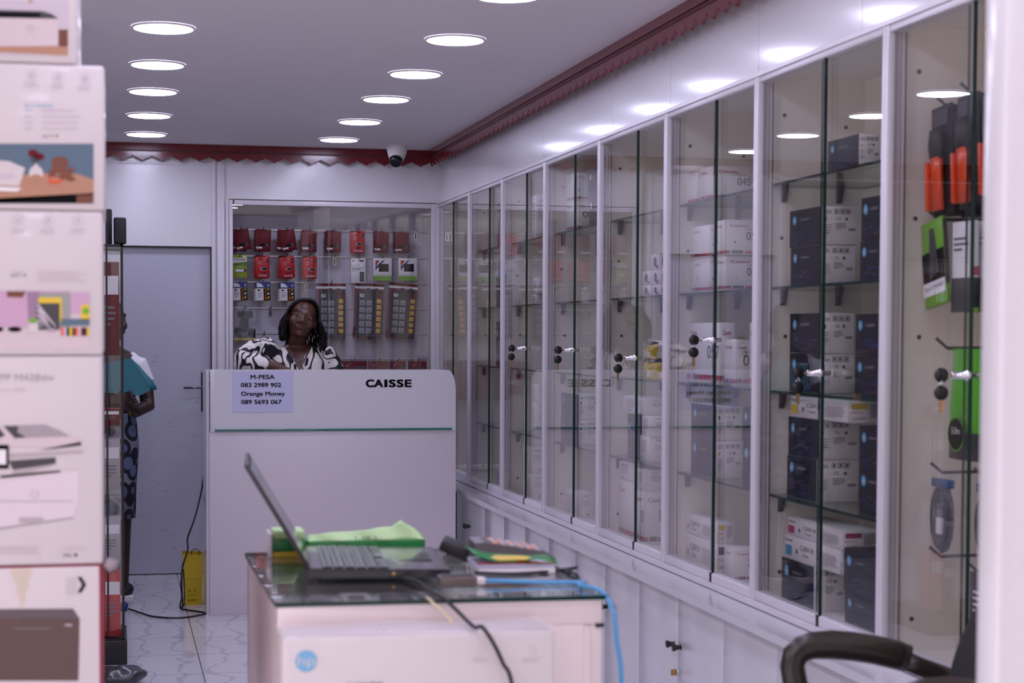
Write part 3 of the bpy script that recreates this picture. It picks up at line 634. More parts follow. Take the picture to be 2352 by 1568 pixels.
its = [(.112, .28, .05, M_redp, 'red upright pack'), (.112, .22, -.03, M_navy, 'navy upright pack'), (.427, .20, .03, M_lgrey, 'pale grey carton'), (.427, .12, -.04, M_dgrey, 'dark grey carton'),
       (.727, .24, .03, M_lgrey, 'light grey carton'), (1.027, .07, .03, M_redk, 'low dark red carton'), (1.10, .10, .0, M_dgrey, ''), (1.327, .40, .03, M_redk, 'tall dark red carton')]
for z, h, dx, m_, lab in its:
    if not lab: continue
    b = MB(); x = -.018; b.box((x-.03, 7.86, z), (.026, 7.98, z+h), m_, bev=.002, seg=1); F = Face(b, (x-.03, 7.86, z), (1, 0, 0), (0, 0, 1)); F.rect(.01, h*.65, .06, h*.2, M_wtxt); F.lines(.01, h*.5, .05, 4, h*.06, M_grey)
    if dx < 0: b.T = Matrix.Identity(4); b.v = [v+V(-.10, .10, 0) for v in b.v]
    tag(b.build('boxed_goods'), f'{lab} on a shelf inside the black-framed glass tower, {"bottom level" if z < .2 else "second level" if z < .5 else "third level" if z < .8 else "fourth level" if z < 1.1 else "top level"}', 'carton')
# crumpled dark bag on the floor
def lumpy(b, c, r, m, amp=.25, nu=22, nv=14, seed=1, flat=0):
    rnd = random.Random(seed); k = len(b.v); b.ball(c, r, m, nu, nv); ph = [rnd.uniform(0, 6) for _ in range(6)]
    for i in range(k, len(b.v)):
        v = b.v[i]-Vector(c); s = 1+amp*(math.sin(v.x*60+ph[0])*math.cos(v.y*52+ph[1])+.5*math.sin(v.z*90+ph[2]+v.x*40))*.5
        q = Vector(c)+v*s; q.z = max(q.z, flat); b.v[i] = q
b = MB(); lumpy(b, (.02, 7.36, .035), (.10, .09, .04), mat('dark_bag_plastic', (40, 40, 46), rough=.25, spec=.8), seed=4); tag(b.build('plastic_bag'), 'crumpled dark plastic bag on the floor in front of the glass tower', 'bag')
# ---------------------------------------------------------------- yellow bag, cable, plug
ym = mat('yellow_bag', (206, 178, 20), rough=.45)
r = empty('shopping_bag', (.405, 9.50, 0)); tag(r, 'yellow paper shopping bag on the floor beside the cash counter', 'bag')
b = MB(); vs = [(-.043, -.045, 0), (.043, -.045, 0), (.043, .045, 0), (-.043, .045, 0), (-.058, -.05, .27), (.046, -.05, .265), (.046, .05, .27), (-.056, .05, .275), (-.048, -.052, .13), (.046, -.054, .13), (.045, .052, .13), (-.052, .054, .13)]
b.add(vs, [(0, 1, 9, 8), (8, 9, 5, 4), (1, 2, 10, 9), (9, 10, 6, 5), (2, 3, 11, 10), (10, 11, 7, 6), (3, 0, 8, 11), (11, 8, 4, 7), (3, 2, 1, 0)], ym)
F = Face(b, (-.043, -.0555, 0), (1, 0, 0), (0, 0, 1)); F.text('APP', .028, .022, .010, M_ink, w=.030, bold=.02); F.frame(.012, .02, .012, .012, .002, M_ink); F.lines(.015, .055, .05, 2, .006, M_ink, h=.0012); F.ring(.022, .078, .006, .002, M_ink); F.ring(.05, .078, .005, .0015, M_ink); F.rect(0, .135, .088, .001, M_brown)
b.build('bag_body', r)
b = MB(); b.tube([(-.01, -.05, .262), (-.012, -.055, .285), (.008, -.057, .298), (.028, -.055, .285), (.03, -.05, .262)], .0025, M_brown, n=6); b.build('handle', r)
def cable(name, pts, rad, m, label, cat, sub=6, group=None):
    P = [Vector(p) for p in pts]; out = []
    for i in range(len(P)-1):
        a, b_, c, d = P[max(i-1, 0)], P[i], P[i+1], P[min(i+2, len(P)-1)]
        for k in range(sub):
            t = k/sub; out.append(.5*((2*b_)+(c-a)*t+(2*a-5*b_+4*c-d)*t*t+(3*b_-a-3*c+d)*t**3))
    out.append(P[-1]); o = MB().tube(out, rad, m, n=8).build(name); return tag(o, label, cat, group) if label else o
Yk = 9.60
pts = [aty(469, 1085, Yk), aty(462, 1130, Yk), aty(447, 1190, 9.45), aty(431, 1235, 9.4), aty(431, 1262, 9.36), aty(418, 1310, 9.3), aty(418, 1365, 9.25), (.33, 9.3, .012), (.36, 9.25, .006), (.45, 9.12, .006), (.33, 9.0, .006), (.20, 9.05, .006), (.12, 9.22, .006), (.07, 9.30, .012)]
cable('power_cable', pts, .0045, M_black, 'black power cable dropping beside the yellow bag and running across the floor tiles', 'cable')
pts = [(.345, 9.36, .23), (.335, 9.33, .12), (.342, 9.30, .04), (.338, 9.29, .012), (.350, 9.31, .03), (.352, 9.33, .10), (.350, 9.37, .20)]
cable('looped_cable', pts, .0035, M_black, 'thin looped black cable hanging against the yellow bag', 'cable')
b = MB(); b.tube([(.015, 9.30, .024), (.055, 9.30, .024), (.065, 9.30, .022)], [.022, .024, .016], mat('blue_plug', (20, 40, 120), rough=.4), n=16); tag(b.build('cable_plug'), 'blue round plug at the end of the floor cable beside the glass tower', 'plug')
# ---------------------------------------------------------------- cartons inside the glazed cabinets
FLOORZ = Z0+.018
LV = ['on the cabinet floor', 'on the lowest glass shelf', 'on the second glass shelf from below', 'on the third glass shelf from below', 'on the top glass shelf']
def icons(F, x, y, s, m, cols=3):
    for k in range(cols):
        F.frame(x+k*s*1.25, y, s, s, s*.1, m); F.rect(x+k*s*1.25+s*.3, y+s*.25, s*.4, s*.5, m, 3)
def hp_logo(F, x, y, r, m=None):
    F.disc(x, y, r, m or M_lblue, 2); F.text('hp', x, y-r*.35, r*.85, M_wtxt, align='c', lv=4, w=r*1.1)
BC = {}
def carton(bay, lvl, xl, xe, xr, yt, kind, label, X=1.985, yb=None, num='', dot=None, rot=0, stack=None):
    """xl/xe/xr: far edge, near corner, right edge in the photograph; base height from shelf or from the box below"""
    base = stack if stack is not None else (FLOORZ if lvl == 0 else SHZ[lvl-1])
    ye = atx(xe, 766, X).y; yl = atx(xl, 766, X).y; w = max(.05, aty(xr, 766, ye).x-X); w = min(w, XBK-.012-X)
    zt = atx(xe, yt, X).z; h = zt-base; L = yl-ye
    lim = BY[bay]+.016
    b = MB(); body = {'hp': M_white, 'hpblue': M_white, 'canon': M_white, 'exv': M_white, 'ink': M_yel, 'white': M_white, 'cam': M_white, 'dark': M_navy, 'small': M_white, 'red': M_redk}[kind]
    b.box((0, 0, 0), (w, L, h), body, bev=.0012, seg=1)
    A = Face(b, (0, L, 0), (0, -1, 0), (0, 0, 1), off=.0005)      # long side facing the aisle
    B = Face(b, (0, 0, 0), (1, 0, 0), (0, 0, 1), off=.0005)       # end facing the shop front
    if kind in ('hp', 'dark', 'hpblue'):
        A.rect(0, 0, L, h, M_navy, 1); hp_logo(A, L*.16, h*.72, min(h*.12, L*.1), M_wtxt if kind == 'hpblue' else M_lblue)
        A.text('LASERJET', L*.34, h*.70, h*.055, M_lgrey, w=L*.3, lv=2)
        rnd = random.Random(int(xe*7+yt)); nb = 16
        for k in range(nb):
            x = rnd.uniform(.05, .75)*L; y = rnd.uniform(.03, .38)*h; A.poly([(x, y), (x+L*.16, y+h*rnd.uniform(.0, .06)), (x+L*.17, y+h*.02+h*.02), (x, y+h*.03)], M_blue if k % 4 else M_brown, 2)
        if kind == 'dark': B.rect(0, 0, w, h, M_navy, 1)
        else:
            ws = w*.28
            B.text(num or '207A', w*.05, h*.80, h*.11, M_ink, w=ws*.75, lv=2); B.disc(w*.10, h*.66, w*.04, dot or M_ink, 2, ry=h*.06); B.lines(w*.04, h*.50, ws*.8, 5, h*.07, M_lgrey); B.rect(w*.05, h*.30, w*.12, h*.03, M_lblue, 3)
            B.rect(ws, 0, .0006, h, M_lgrey, 1); icons(B, ws+w*.06, h*.80, min(w*.16, h*.13), M_dgrey); B.text('CE', w*.40, h*.64, h*.08, M_dgrey, lv=2); B.disc(w*.68, h*.67, h*.04, M_dgrey, 2); B.lines(ws+w*.1, h*.54, w*.3, 4, h*.045, M_grey)
            for k in range(9): B.rect(w*.74+k*w*.022, h*.36, w*.012, h*.07, M_dgrey, 2)
    elif kind == 'canon':
        for f, W_ in ((A, L), (B, w)):
            f.rect(0, h*.06, W_, h*.085, M_rednk, 1); f.rect(W_*.14, h*.05, min(W_*.34, .05), h*.11, M_wtxt, 2); f.rect(W_*.17, h*.06, min(W_*.28, .043), h*.095, M_dgrey, 3)
            f.text('Canon', W_*.12, h*.80, h*.085, M_rednk, w=min(W_*.6, .065), bold=.02)
        if dot: A.disc(L*.3, h*.42, h*.035, dot, 2, ry=h*.035); B.disc(w*.25, h*.38, h*.035, dot, 2)
        B.text(num, w*.52, h*.44, h*.24, M_ink, w=min(w*.42, h*.42)); B.text('Cartridge', w*.52, h*.72, h*.05, M_dgrey, w=min(w*.3, h*.3)); A.text(num, L*.62, h*.42, h*.22, M_dgrey, w=L*.35) if num == '057' else None
        B.lines(w*.75, h*.70, w*.2, 4, h*.05, M_grey) if w > .15 else None
    elif kind == 'exv':
        A.text('Canon', L*.02, h*.76, h*.12, M_ink, w=L*.13, bold=.02); A.rect(L*.02, h*.16, L*.11, h*.42, dot or M_yel, 2); A.text(num or 'C-EXV 54', L*.30, h*.50, h*.22, M_ink, w=L*.24); A.text('Toner', L*.34, h*.26, h*.12, M_ink, w=L*.12); A.rect(L*.22, h*.3, L*.025, h*.2, M_dgrey, 2)
        A.lines(L*.62, h*.66, L*.34, 8, h*.07, M_lgrey); B.rect(w*.08, h*.62, w*.42, h*.26, dot or M_yel, 2); B.text('C-EXV', w*.12, h*.15, h*.11, M_ink, w=w*.3); B.lines(w*.55, h*.8, w*.36, 8, h*.08, M_dgrey); B.text('Canon', w*.06, h*.42, h*.1, M_rednk, w=w*.3)
    elif kind == 'ink':
        for f, W_ in ((A, L), (B, w)): f.rect(0, h*.82, W_, h*.18, M_dgrey, 1); f.text('hp', W_*.4, h*.55, h*.15, M_ink); f.rect(W_*.3, h*.1, W_*.4, h*.3, M_wtxt)
    elif kind == 'cam':
        A.disc(L*.5, h*.5, L*.18, M_dgrey, 2, ry=h*.32); B.disc(w*.25, h*.5, w*.11, M_dgrey, 2, ry=h*.36); B.lines(w*.5, h*.6, w*.4, 3, h*.12, M_lgrey); A.rect(L*.6, h*.08, L*.3, h*.2, M_rednk, 2)
    elif kind in ('white', 'small'):
        B.text(num, w*.3, h*.5, h*.12, M_ink) if num else None; icons(B, w*.25, h*.82, h*.07, M_grey); B.lines(w*.2, h*.68, w*.5, 5, h*.05, M_lgrey); A.lines(L*.15, h*.8, L*.6, 6, h*.09, M_lgrey); A.rect(L*.2, h*.12, L*.2, h*.08, M_lblue, 2)
        for k in range(7): B.rect(w*.5+k*w*.03, h*.10, w*.016, h*.08, M_dgrey, 2)
    nm = {'hp': 'toner_carton', 'dark': 'toner_carton', 'hpblue': 'toner_carton', 'canon': 'toner_carton', 'exv': 'long_toner_carton', 'ink': 'ink_carton', 'white': 'printer_supply_carton', 'cam': 'webcam_carton', 'small': 'small_carton', 'red': 'small_carton'}[kind]
    o = b.build(nm); o.location = (X, ye, base+.0008); o.rotation_euler = (0, 0, math.radians(rot))
    tag(o, label, 'carton', f'cartons in the {NM[bay]} glazed cabinet'); o['_top'] = base+h+.0008; return base+h+.0012
C = carton
# second cabinet: shelf rows of dark toner cartons
Q = 'second cabinet'
C(1, 4, 1897, 1968, 2016, 309, 'hp', f'dark toner cartons top shelf, single one with yellow dot end, {Q}', num='415A', dot=M_yel)
t = C(1, 3, 1815, 1882, 1962, 563, 'hp', f'white-ended toner carton, lower of the left stack, third shelf of the {Q}', num='207A', dot=M_mag)
C(1, 3, 1812, 1884, 1968, 474, 'hp', f'white-ended toner carton, upper of the left stack, third shelf of the {Q}', num='207A', dot=M_ink, stack=t)
t = C(1, 3, 1974, 2036, 2110, 548, 'dark', f'all-dark toner carton, lower of the right stack, third shelf of the {Q}')
C(1, 3, 1976, 2038, 2110, 446, 'dark', f'all-dark toner carton, upper of the right stack, third shelf of the {Q}', stack=t)
t = C(1, 2, 1815, 1884, 1964, 813, 'hp', f'white-ended toner carton, lower of the left stack just below the lock, {Q}', num='216A', dot=M_mag)
C(1, 2, 1815, 1886, 1962, 719, 'hp', f'white-ended toner carton, upper of the left stack beside the lock, {Q}', num='216A', dot=M_ink, stack=t)
t = C(1, 2, 1966, 2036, 2110, 819, 'dark', f'all-dark toner carton, lower of the right stack beside the lock, {Q}')
C(1, 2, 1966, 2036, 2110, 720, 'dark', f'all-dark toner carton, upper of the right stack beside the lock, {Q}', stack=t)
t = C(1, 1, 1812, 1880, 1976, 1057, 'hp', f'white-ended toner carton with magenta dot, lower on the lowest shelf of the {Q}', num='215A', dot=M_mag)
t = C(1, 1, 1814, 1882, 1976, 965, 'hp', f'white-ended toner carton, directly under the long yellow-marked carton, {Q}', num='215A', dot=M_rednk, stack=t)
C(1, 1, 1818, 1950, 2040, 921, 'exv', f'long white carton with yellow mark lying under the keys of the {Q}', dot=M_yel, stack=t)
t = C(1, 1, 1979, 2040, 2110, 1085, 'dark', f'all-dark toner carton, lower on the lowest shelf, right side of the {Q}')
C(1, 1, 1979, 2040, 2110, 985, 'dark', f'all-dark toner carton, upper on the lowest shelf, right side of the {Q}', stack=t)
t = C(1, 0, 1802, 1876, 1948, 1304, 'hp', f'white-ended toner carton at the bottom left of the {Q}', num='150A', dot=M_ink)
t2 = C(1, 0, 1808, 1936, 2030, 1266, 'exv', f'long white carton with cyan mark lying low in the {Q}', dot=M_cyan, stack=t)
C(1, 0, 1814, 1940, 2030, 1222, 'exv', f'long white carton with magenta mark lying low in the {Q}', dot=M_mag, stack=t2)
t = C(1, 0, 1949, 2020, 2100, 1385, 'dark', f'all-dark toner carton at the bottom right of the {Q}', X=1.972)
C(1, 0, 1946, 2020, 2100, 1280, 'dark', f'all-dark toner carton, second from the bottom right of the {Q}', X=1.972, stack=t)
# third cabinet
Q = 'third cabinet'
C(2, 4, 1563, 1598, 1606, 396, 'canon', f'white toner carton with cyan dot, left on the top shelf of the {Q}', dot=M_cyan)
C(2, 4, 1604, 1634, 1742, 382, 'canon', f'white red-banded toner carton printed 045 on the top shelf of the {Q}', num='045', dot=M_yel)
t = C(2, 3, 1589, 1628, 1650, 592, 'canon', f'white toner carton with black dot, lower left of the third shelf, {Q}', dot=M_ink)
C(2, 3, 1587, 1628, 1650, 516, 'canon', f'white toner carton with cyan dot, upper left of the third shelf, {Q}', dot=M_cyan, stack=t)
t = C(2, 3, 1646, 1666, 1758, 588, 'canon', f'white red-banded carton with yellow dot, lower right of the third shelf, {Q}', num='055', dot=M_yel)
C(2, 3, 1640, 1662, 1758, 505, 'canon', f'white red-banded carton printed 054, upper right of the third shelf, {Q}', num='054', dot=M_cyan, stack=t)
C(2, 2, 1579, 1655, 1672, 741, 'canon', f'large white red-banded carton printed 057 behind the keys of the {Q}', num='057')
C(2, 2, 1664, 1690, 1720, 780, 'canon', f'smaller white red-banded carton just right of the lock, {Q}', num='0')
C(2, 2, 1722, 1746, 1780, 741, 'canon', f'large white red-banded carton at the right edge of the {Q}', num='05', X=1.975)
t = C(2, 1, 1590, 1648, 1708, 1014, 'hp', f'white-ended toner carton, lower on the lowest shelf of the {Q}', num='222A', dot=M_yel)
C(2, 1, 1590, 1648, 1706, 933, 'hp', f'white-ended toner carton, upper on the lowest shelf of the {Q}', num='222A', dot=M_ink, stack=t)
t = C(2, 1, 1711, 1752, 1800, 1018, 'dark', f'all-dark toner carton, lower at right on the lowest shelf, {Q}')
C(2, 1, 1709, 1752, 1800, 940, 'dark', f'all-dark toner carton, upper at right on the lowest shelf, {Q}', stack=t)
t = C(2, 0, 1566, 1652, 1690, 1250, 'exv', f'long white carton with black mark on the floor of the {Q}', dot=M_ink, num='C-EXV 51')
C(2, 0, 1566, 1652, 1690, 1202, 'exv', f'long white carton with pale yellow mark, upper of two low in the {Q}', dot=M_yel, num='C-EXV 51', stack=t)
C(2, 0, 1668, 1690, 1752, 1262, 'canon', f'white carton printed 731 on the floor of the {Q}', num='731', X=1.972)
# fourth cabinet
Q = 'fourth cabinet'
t = C(3, 3, 1474, 1494, 1520, 655, 'cam', f'small white webcam carton, lower left of the group, {Q}')
t2 = C(3, 3, 1474, 1494, 1520, 622, 'cam', f'small white webcam carton, upper left of the group, {Q}', stack=t)
t = C(3, 3, 1496, 1514, 1550, 654, 'cam', f'small white webcam carton, lowest at right of the group, {Q}', X=1.975)
t = C(3, 3, 1496, 1514, 1550, 619, 'cam', f'small white webcam carton, middle at right of the group, {Q}', X=1.975, stack=t)
t = C(3, 3, 1494, 1513, 1550, 582, 'cam', f'small white webcam carton, topmost of the group, {Q}', X=1.975, stack=t)
t = C(3, 2, 1480, 1502, 1515, 825, 'ink', f'yellow ink carton, lower left behind the keys of the {Q}')
C(3, 2, 1484, 1500, 1510, 785, 'ink', f'yellow ink carton, upper left behind the keys of the {Q}', stack=t)
t = C(3, 2, 1512, 1526, 1556, 824, 'ink', f'yellow ink carton, lower right behind the keys of the {Q}', X=1.975)
C(3, 2, 1512, 1526, 1556, 784, 'small', f'small white carton standing on the right yellow ink carton, {Q}', X=1.975, stack=t)
t = C(3, 1, 1472, 1494, 1552, 1004, 'white', f'white carton, lowest of three on the lowest shelf of the {Q}')
t = C(3, 1, 1476, 1496, 1552, 956, 'white', f'white carton, middle of three on the lowest shelf of the {Q}', stack=t)
C(3, 1, 1432, 1486, 1552, 914, 'white', f'longer white carton, topmost on the lowest shelf of the {Q}', stack=t)
C(3, 1, 1444, 1470, 1478, 955, 'dark', f'dark carton left of the white ones on the lowest shelf of the {Q}')
t = C(3, 0, 1462, 1484, 1548, 1130, 'canon', f'large white carton printed 057 on the floor of the {Q}', num='057')
C(3, 0, 1462, 1484, 1548, 1080, 'white', f'low white carton lying on the large 057 carton, {Q}', stack=t)
t = C(3, 0, 1424, 1456, 1470, 1110, 'canon', f'white carton with red band at left on the floor of the {Q}', num='')
C(3, 0, 1424, 1456, 1470, 1066, 'white', f'small white carton on the left red-banded carton, {Q}', stack=t)
# fifth cabinet
Q = 'fifth cabinet'
t = C(4, 4, 1300, 1320, 1352, 462, 'canon', f'white toner carton, lower of the stack on the top shelf of the {Q}', num='0', dot=M_yel)
C(4, 4, 1300, 1320, 1350, 397, 'canon', f'white toner carton, upper of the stack on the top shelf of the {Q}', num='', dot=M_cyan, stack=t)
t = C(4, 4, 1352, 1378, 1410, 448, 'hpblue', f'blue toner carton, lower at right on the top shelf of the {Q}')
C(4, 4, 1350, 1378, 1410, 382, 'hpblue', f'blue toner carton, upper at right on the top shelf of the {Q}', stack=t)
t = C(4, 1, 1290, 1330, 1384, 966, 'hp', f'white-ended toner carton, lower on the lowest shelf of the {Q}', num='44A')
C(4, 1, 1290, 1330, 1384, 906, 'hp', f'white-ended toner carton, upper on the lowest shelf of the {Q}', num='44A', stack=t)
C(4, 0, 1300, 1332, 1368, 1132, 'white', f'upright white carton on the floor of the {Q}')
# sixth cabinet
Q = 'sixth cabinet'
C(5, 4, 1221, 1230, 1252, 448, 'white', f'tall narrow white carton on the top shelf of the {Q}')
t = C(5, 3, 1222, 1232, 1256, 676, 'white', f'small white carton, lower of two on the third shelf of the {Q}')
C(5, 3, 1224, 1234, 1256, 638, 'white', f'small white carton, upper of two on the third shelf of the {Q}', stack=t)
t = C(5, 0, 1205, 1222, 1256, 1090, 'white', f'white carton, lower of two on the floor of the {Q}')
C(5, 0, 1203, 1220, 1256, 1028, 'white', f'white carton, upper of two on the floor of the {Q}', stack=t)
t = C(5, 1, 1222, 1232, 1256, 925, 'white', f'white carton on the lowest shelf of the {Q}')
C(5, 1, 1224, 1234, 1256, 882, 'white', f'second white carton standing on the first, lowest shelf of the {Q}', stack=t)
# seventh cabinet
Q = 'seventh cabinet'
C(6, 4, 1142, 1158, 1175, 462, 'hpblue', f'tall blue toner carton on the top shelf of the {Q}')
C(6, 3, 1140, 1158, 1175, 592, 'dark', f'dark carton on the third shelf of the {Q}')
C(6, 2, 1140, 1158, 1175, 738, 'dark', f'dark blue carton on the second shelf of the {Q}')
C(6, 0, 1139, 1157, 1175, 1082, 'white', f'white carton with small print on the floor of the {Q}', num='20')
# ---------------------------------------------------------------- nearest cabinet: prongs and hanging packs
r = cabs[0]
def prong(y, z, xt=1.98):
    b = MB(); b.tube([(XBK, y, z), (xt+.03, y, z-.002), (xt, y, z+.022)], .0042, M_dgrey, n=8); b.build('prong', r, label='grey steel prong')
def hang(name, x, y, ztop, w, h, d, draw, label, cat, group, tilt=0):
    """pack hanging on a prong, faces the aisle (-X); w along Y, d along X"""
    b = MB(); draw(b, w, h, d); o = b.build(name); o.location = (x, y, ztop); o.rotation_euler = (math.radians(tilt), 0, 0); return tag(o, label, cat, group)
def draw_light(b, w, h, d):
    b.box((0, -w/2, -h), (.003, w/2, 0), M_mattb); b.tube([(-d*.5, 0, -.06), (-d*.5, .004, -.10), (-d*.5, .002, -h*.5)], [(.030, .012), (.036, .014), (.028, .012)], M_mattb, n=12)
    b.tube([(-d*.5, .002, -h*.48), (-d*.5, 0, -h*.6), (-d*.5, -.002, -h*.96)], [(.028, .013), (.022, .012), (.026, .011)], M_orange, n=12); b.box((-d, .030, -h*.95), (-.002, .042, -h*.5), M_orange, bev=.003)
    b.box((-.006, -w*.4, -.05), (-.003, w*.4, -.012), M_dgrey)
for j, (yy, zt, n) in enumerate(((4.10, 2.000, 4), (3.96, 2.01, 4), (3.82, 2.02, 4), (3.68, 2.03, 3))):
    prong(yy, zt-.005, 1.98)
    for k in range(n):
        hang('tool_pack', 2.00+k*.042, yy, zt-.01, .11, .27, .030, draw_light, f'black and orange blister pack near the top of the nearest cabinet, {["farthest", "second", "third", "nearest"][j]} prong, {["outermost", "second", "third", "innermost"][k]}', 'blister pack', 'black and orange blister packs', tilt=(-4, 2, 0, 3)[k])
def draw_eth(b, w, h, d):
    b.box((-d, -w/2, -h), (0, w/2, 0), M_green, bev=.002); F = Face(b, (-d, w/2, -h), (0, -1, 0), (0, 0, 1)); F.rect(0, h*.22, w, h*.42, M_ink); F.rect(0, h*.13, w, h*.16, M_wtxt, 2); F.text('Type-C ETHERNET', w*.06, h*.20, h*.045, M_ink, w=w*.85); F.poly([(w*.3, h*.32), (w*.75, h*.38), (w*.6, h*.9), (w*.4, h*.9)], M_dgrey, 2)
    F2 = Face(b, (-d, -w/2, -h), (1, 0, 0), (0, 0, 1)); F2.rect(0, h*.22, d, h*.75, M_dgrey)
def draw_card(b, w, h, d):
    b.box((-d, -w/2, -h), (0, w/2, 0), M_wtxt, bev=.002); F = Face(b, (-d, -w/2, -h), (1, 0, 0), (0, 0, 1)); F.rect(0, h*.04, d, h*.34, M_ink); F.rect(0, 0, d, h*.05, M_green, 2); F.rect(0, h*.40, d, h*.1, M_rednk)
    F = Face(b, (-d, w/2, -h), (0, -1, 0), (0, 0, 1)); F.rect(0, 0, w, h*.38, M_dgrey); F.lines(w*.1, h*.8, w*.7, 3, h*.06, M_grey)
prong(4.13, 1.715, 1.98); prong(3.98, 1.715, 2.0); prong(3.82, 1.715, 2.0)
hang('adapter_pack', 2.00, 4.125, 1.71, .12, .215, .012, draw_eth, 'green and black network adapter pack, slanting, farthest on the second prong row', 'adapter pack', 'adapter packs', tilt=-9)
for k in range(4):
    hang('adapter_pack', 2.02+k*.035, 3.985-k*.01, 1.70, .11, .22, .016, draw_card, f'white adapter pack with dark foot, {["outermost", "second", "third", "innermost"][k]} on the middle prong of the second row', 'adapter pack', 'adapter packs', tilt=0)
for k in range(3):
    hang('adapter_pack', 2.03+k*.04, 3.82, 1.70, .11, .22, .016, draw_card, f'white adapter pack with dark foot, {["outermost", "second", "innermost"][k]} on the near prong of the second row', 'adapter pack', 'adapter packs', tilt=0)
lime = mat('lime_bag', (86, 180, 40), rough=.3, coat=.3)
def draw_hdmi(b, w, h, d, m=lime):
    N = 8; vs = []
    for j in range(N+1):
        for i in range(N+1):
            u, v = i/N, j/N; vs.append((-d*math.sin(math.pi*u)*(.4+.6*math.sin(math.pi*min(v*1.1, 1)))-.002, (u-.5)*w*(1-.18*v*v), -h+v*h))
    fs = [(j*(N+1)+i, (j+1)*(N+1)+i, (j+1)*(N+1)+i+1, j*(N+1)+i+1) for j in range(N) for i in range(N)]
    low = [f for k, f in enumerate(fs) if k//N < 2]; hi = [f for k, f in enumerate(fs) if k//N >= 2]
    b.add(vs, hi, m, True); b.add(vs, low, M_dgrey, True); b.add([(0, v[1], v[2]) for v in vs], [f[::-1] for f in fs], m)
    F = Face(b, (-d-.006, w/2, -h), (0, -1, 0), (0, 0, 1)); F.disc(w*.62, h*.24, w*.24, M_ink, 2); F.ring(w*.62, h*.24, w*.25, w*.02, M_green, 3); F.text('5.0m', w*.62, h*.24, w*.10, M_wtxt, align='c', lv=5)
prong(4.06, 1.395, 1.975); prong(3.76, 1.395, 2.02)
hang('cable_bag', 2.02, 3.985, 1.392, .17, .27, .03, draw_hdmi, 'bright green cable bag with a round black badge hanging by the lock', 'cable bag', None)
hang('cable_bag', 2.10, 3.80, 1.39, .18, .27, .03, lambda b, w, h, d: draw_hdmi(b, w, h, d, mat('dark_green_bag', (20, 96, 40), rough=.3, coat=.3)), 'dark green cable bag hanging behind the bright green one', 'cable bag', None)
prong(4.10, 1.085, 1.985); prong(3.92, 1.085, 2.01); prong(3.74, 1.09, 2.02); prong(4.10, .875, 1.985)
cable_m = mat('grey_cable', (66, 66, 78), rough=.35)
for j, yy in enumerate((4.10, 3.92, 3.74)):
    o = tag(empty('coiled_cable_bag', (2.03+.03*j, yy, 1.085)), f'{["farthest", "middle", "nearest"][j]} clear bag with coiled dark cable, in the row below the green bags', 'cable bag', 'clear bags with coiled cables')
    b = MB()
    for q in range(5):
        b.tube([(-.012-.006*(q % 2), (.052-.006*q)*math.cos(a*.5236), -.115+(.085-.007*q)*math.sin(a*.5236)) for a in range(13)], .006, cable_m, n=7, cap=False)
    b.tube([(-.012, 0, -.03), (-.012, .005, -.10), (-.012, -.004, -.19)], .008, cable_m, n=7); b.box((-.024, -.016, -.155), (-.016, .012, -.115), M_wtxt); b.build('coiled_cable', o)
    b = MB(); b.box((-.02, -.05, -.040), (-.004, .05, -.018), mat('blue_tie', (30, 80, 130), rough=.4), bev=.003); b.build('tie', o, label='blue tie')
    b = MB(); N = 6; vs = [(-.030*math.sin(math.pi*i/N)+random.uniform(-.003, .003), (i/N-.5)*.15, -.21+j2/N*.22) for j2 in range(N+1) for i in range(N+1)]
    b.add(vs, [(j2*(N+1)+i, (j2+1)*(N+1)+i, (j2+1)*(N+1)+i+1, j2*(N+1)+i+1) for j2 in range(N) for i in range(N)], plastic_film('bag_film', amt=.13)); b.build('plastic_film', o, label='clear film')
prong(3.95, .855, 2.01); prong(3.78, .855, 2.01)
for k, (yy, mm, lab) in enumerate(((3.95, M_dgrey, 'dark grey'), (3.83, M_lgrey, 'silvery'), (3.72, M_blue, 'blue'))):
    b = MB(); b.box((-.012, -.05, -.20), (.10, .04, 0), mm, bev=.002); F = Face(b, (-.012, .04, -.20), (0, -1, 0), (0, 0, 1)); F.lines(.02, .15, .05, 5, .015, M_wtxt); o = b.build('accessory_pack'); o.location = (2.05, yy, .85)
    tag(o, f'{lab} accessory pack low in the nearest cabinet behind the office chair', 'accessory pack')
# ---------------------------------------------------------------- printer boxes stacked at the left
YP = 3.20
def pz(x, y, Y=YP): p = aty(x, y, Y); return p.x, p.z
wallc = mat('printed_teal_wall', (84, 106, 124), rough=.5); pinkc = mat('printed_pink_wall', (196, 160, 186), rough=.5); palew = mat('printed_pale_surface', (206, 192, 194), rough=.5)
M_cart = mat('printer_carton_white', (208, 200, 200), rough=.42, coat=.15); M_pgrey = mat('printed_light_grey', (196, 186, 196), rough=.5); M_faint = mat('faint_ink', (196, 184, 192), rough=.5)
film2 = plastic_film('shrink_wrap', (235, 235, 240), .10)
def pbox(name, x1, z0, z1, label, side=None, dep=.36, cat='printer box', ymod=0):
    """printer carton: its right front corner at x1; printed on the front; wrapped in film"""
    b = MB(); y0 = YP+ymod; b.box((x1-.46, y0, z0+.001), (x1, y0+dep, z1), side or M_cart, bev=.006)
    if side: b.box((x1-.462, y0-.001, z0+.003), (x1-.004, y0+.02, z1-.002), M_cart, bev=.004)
    F = Face(b, (0, y0-(.001 if side else 0), 0), (1, 0, 0), (0, 0, 1), off=.0006)
    return b, F, y0
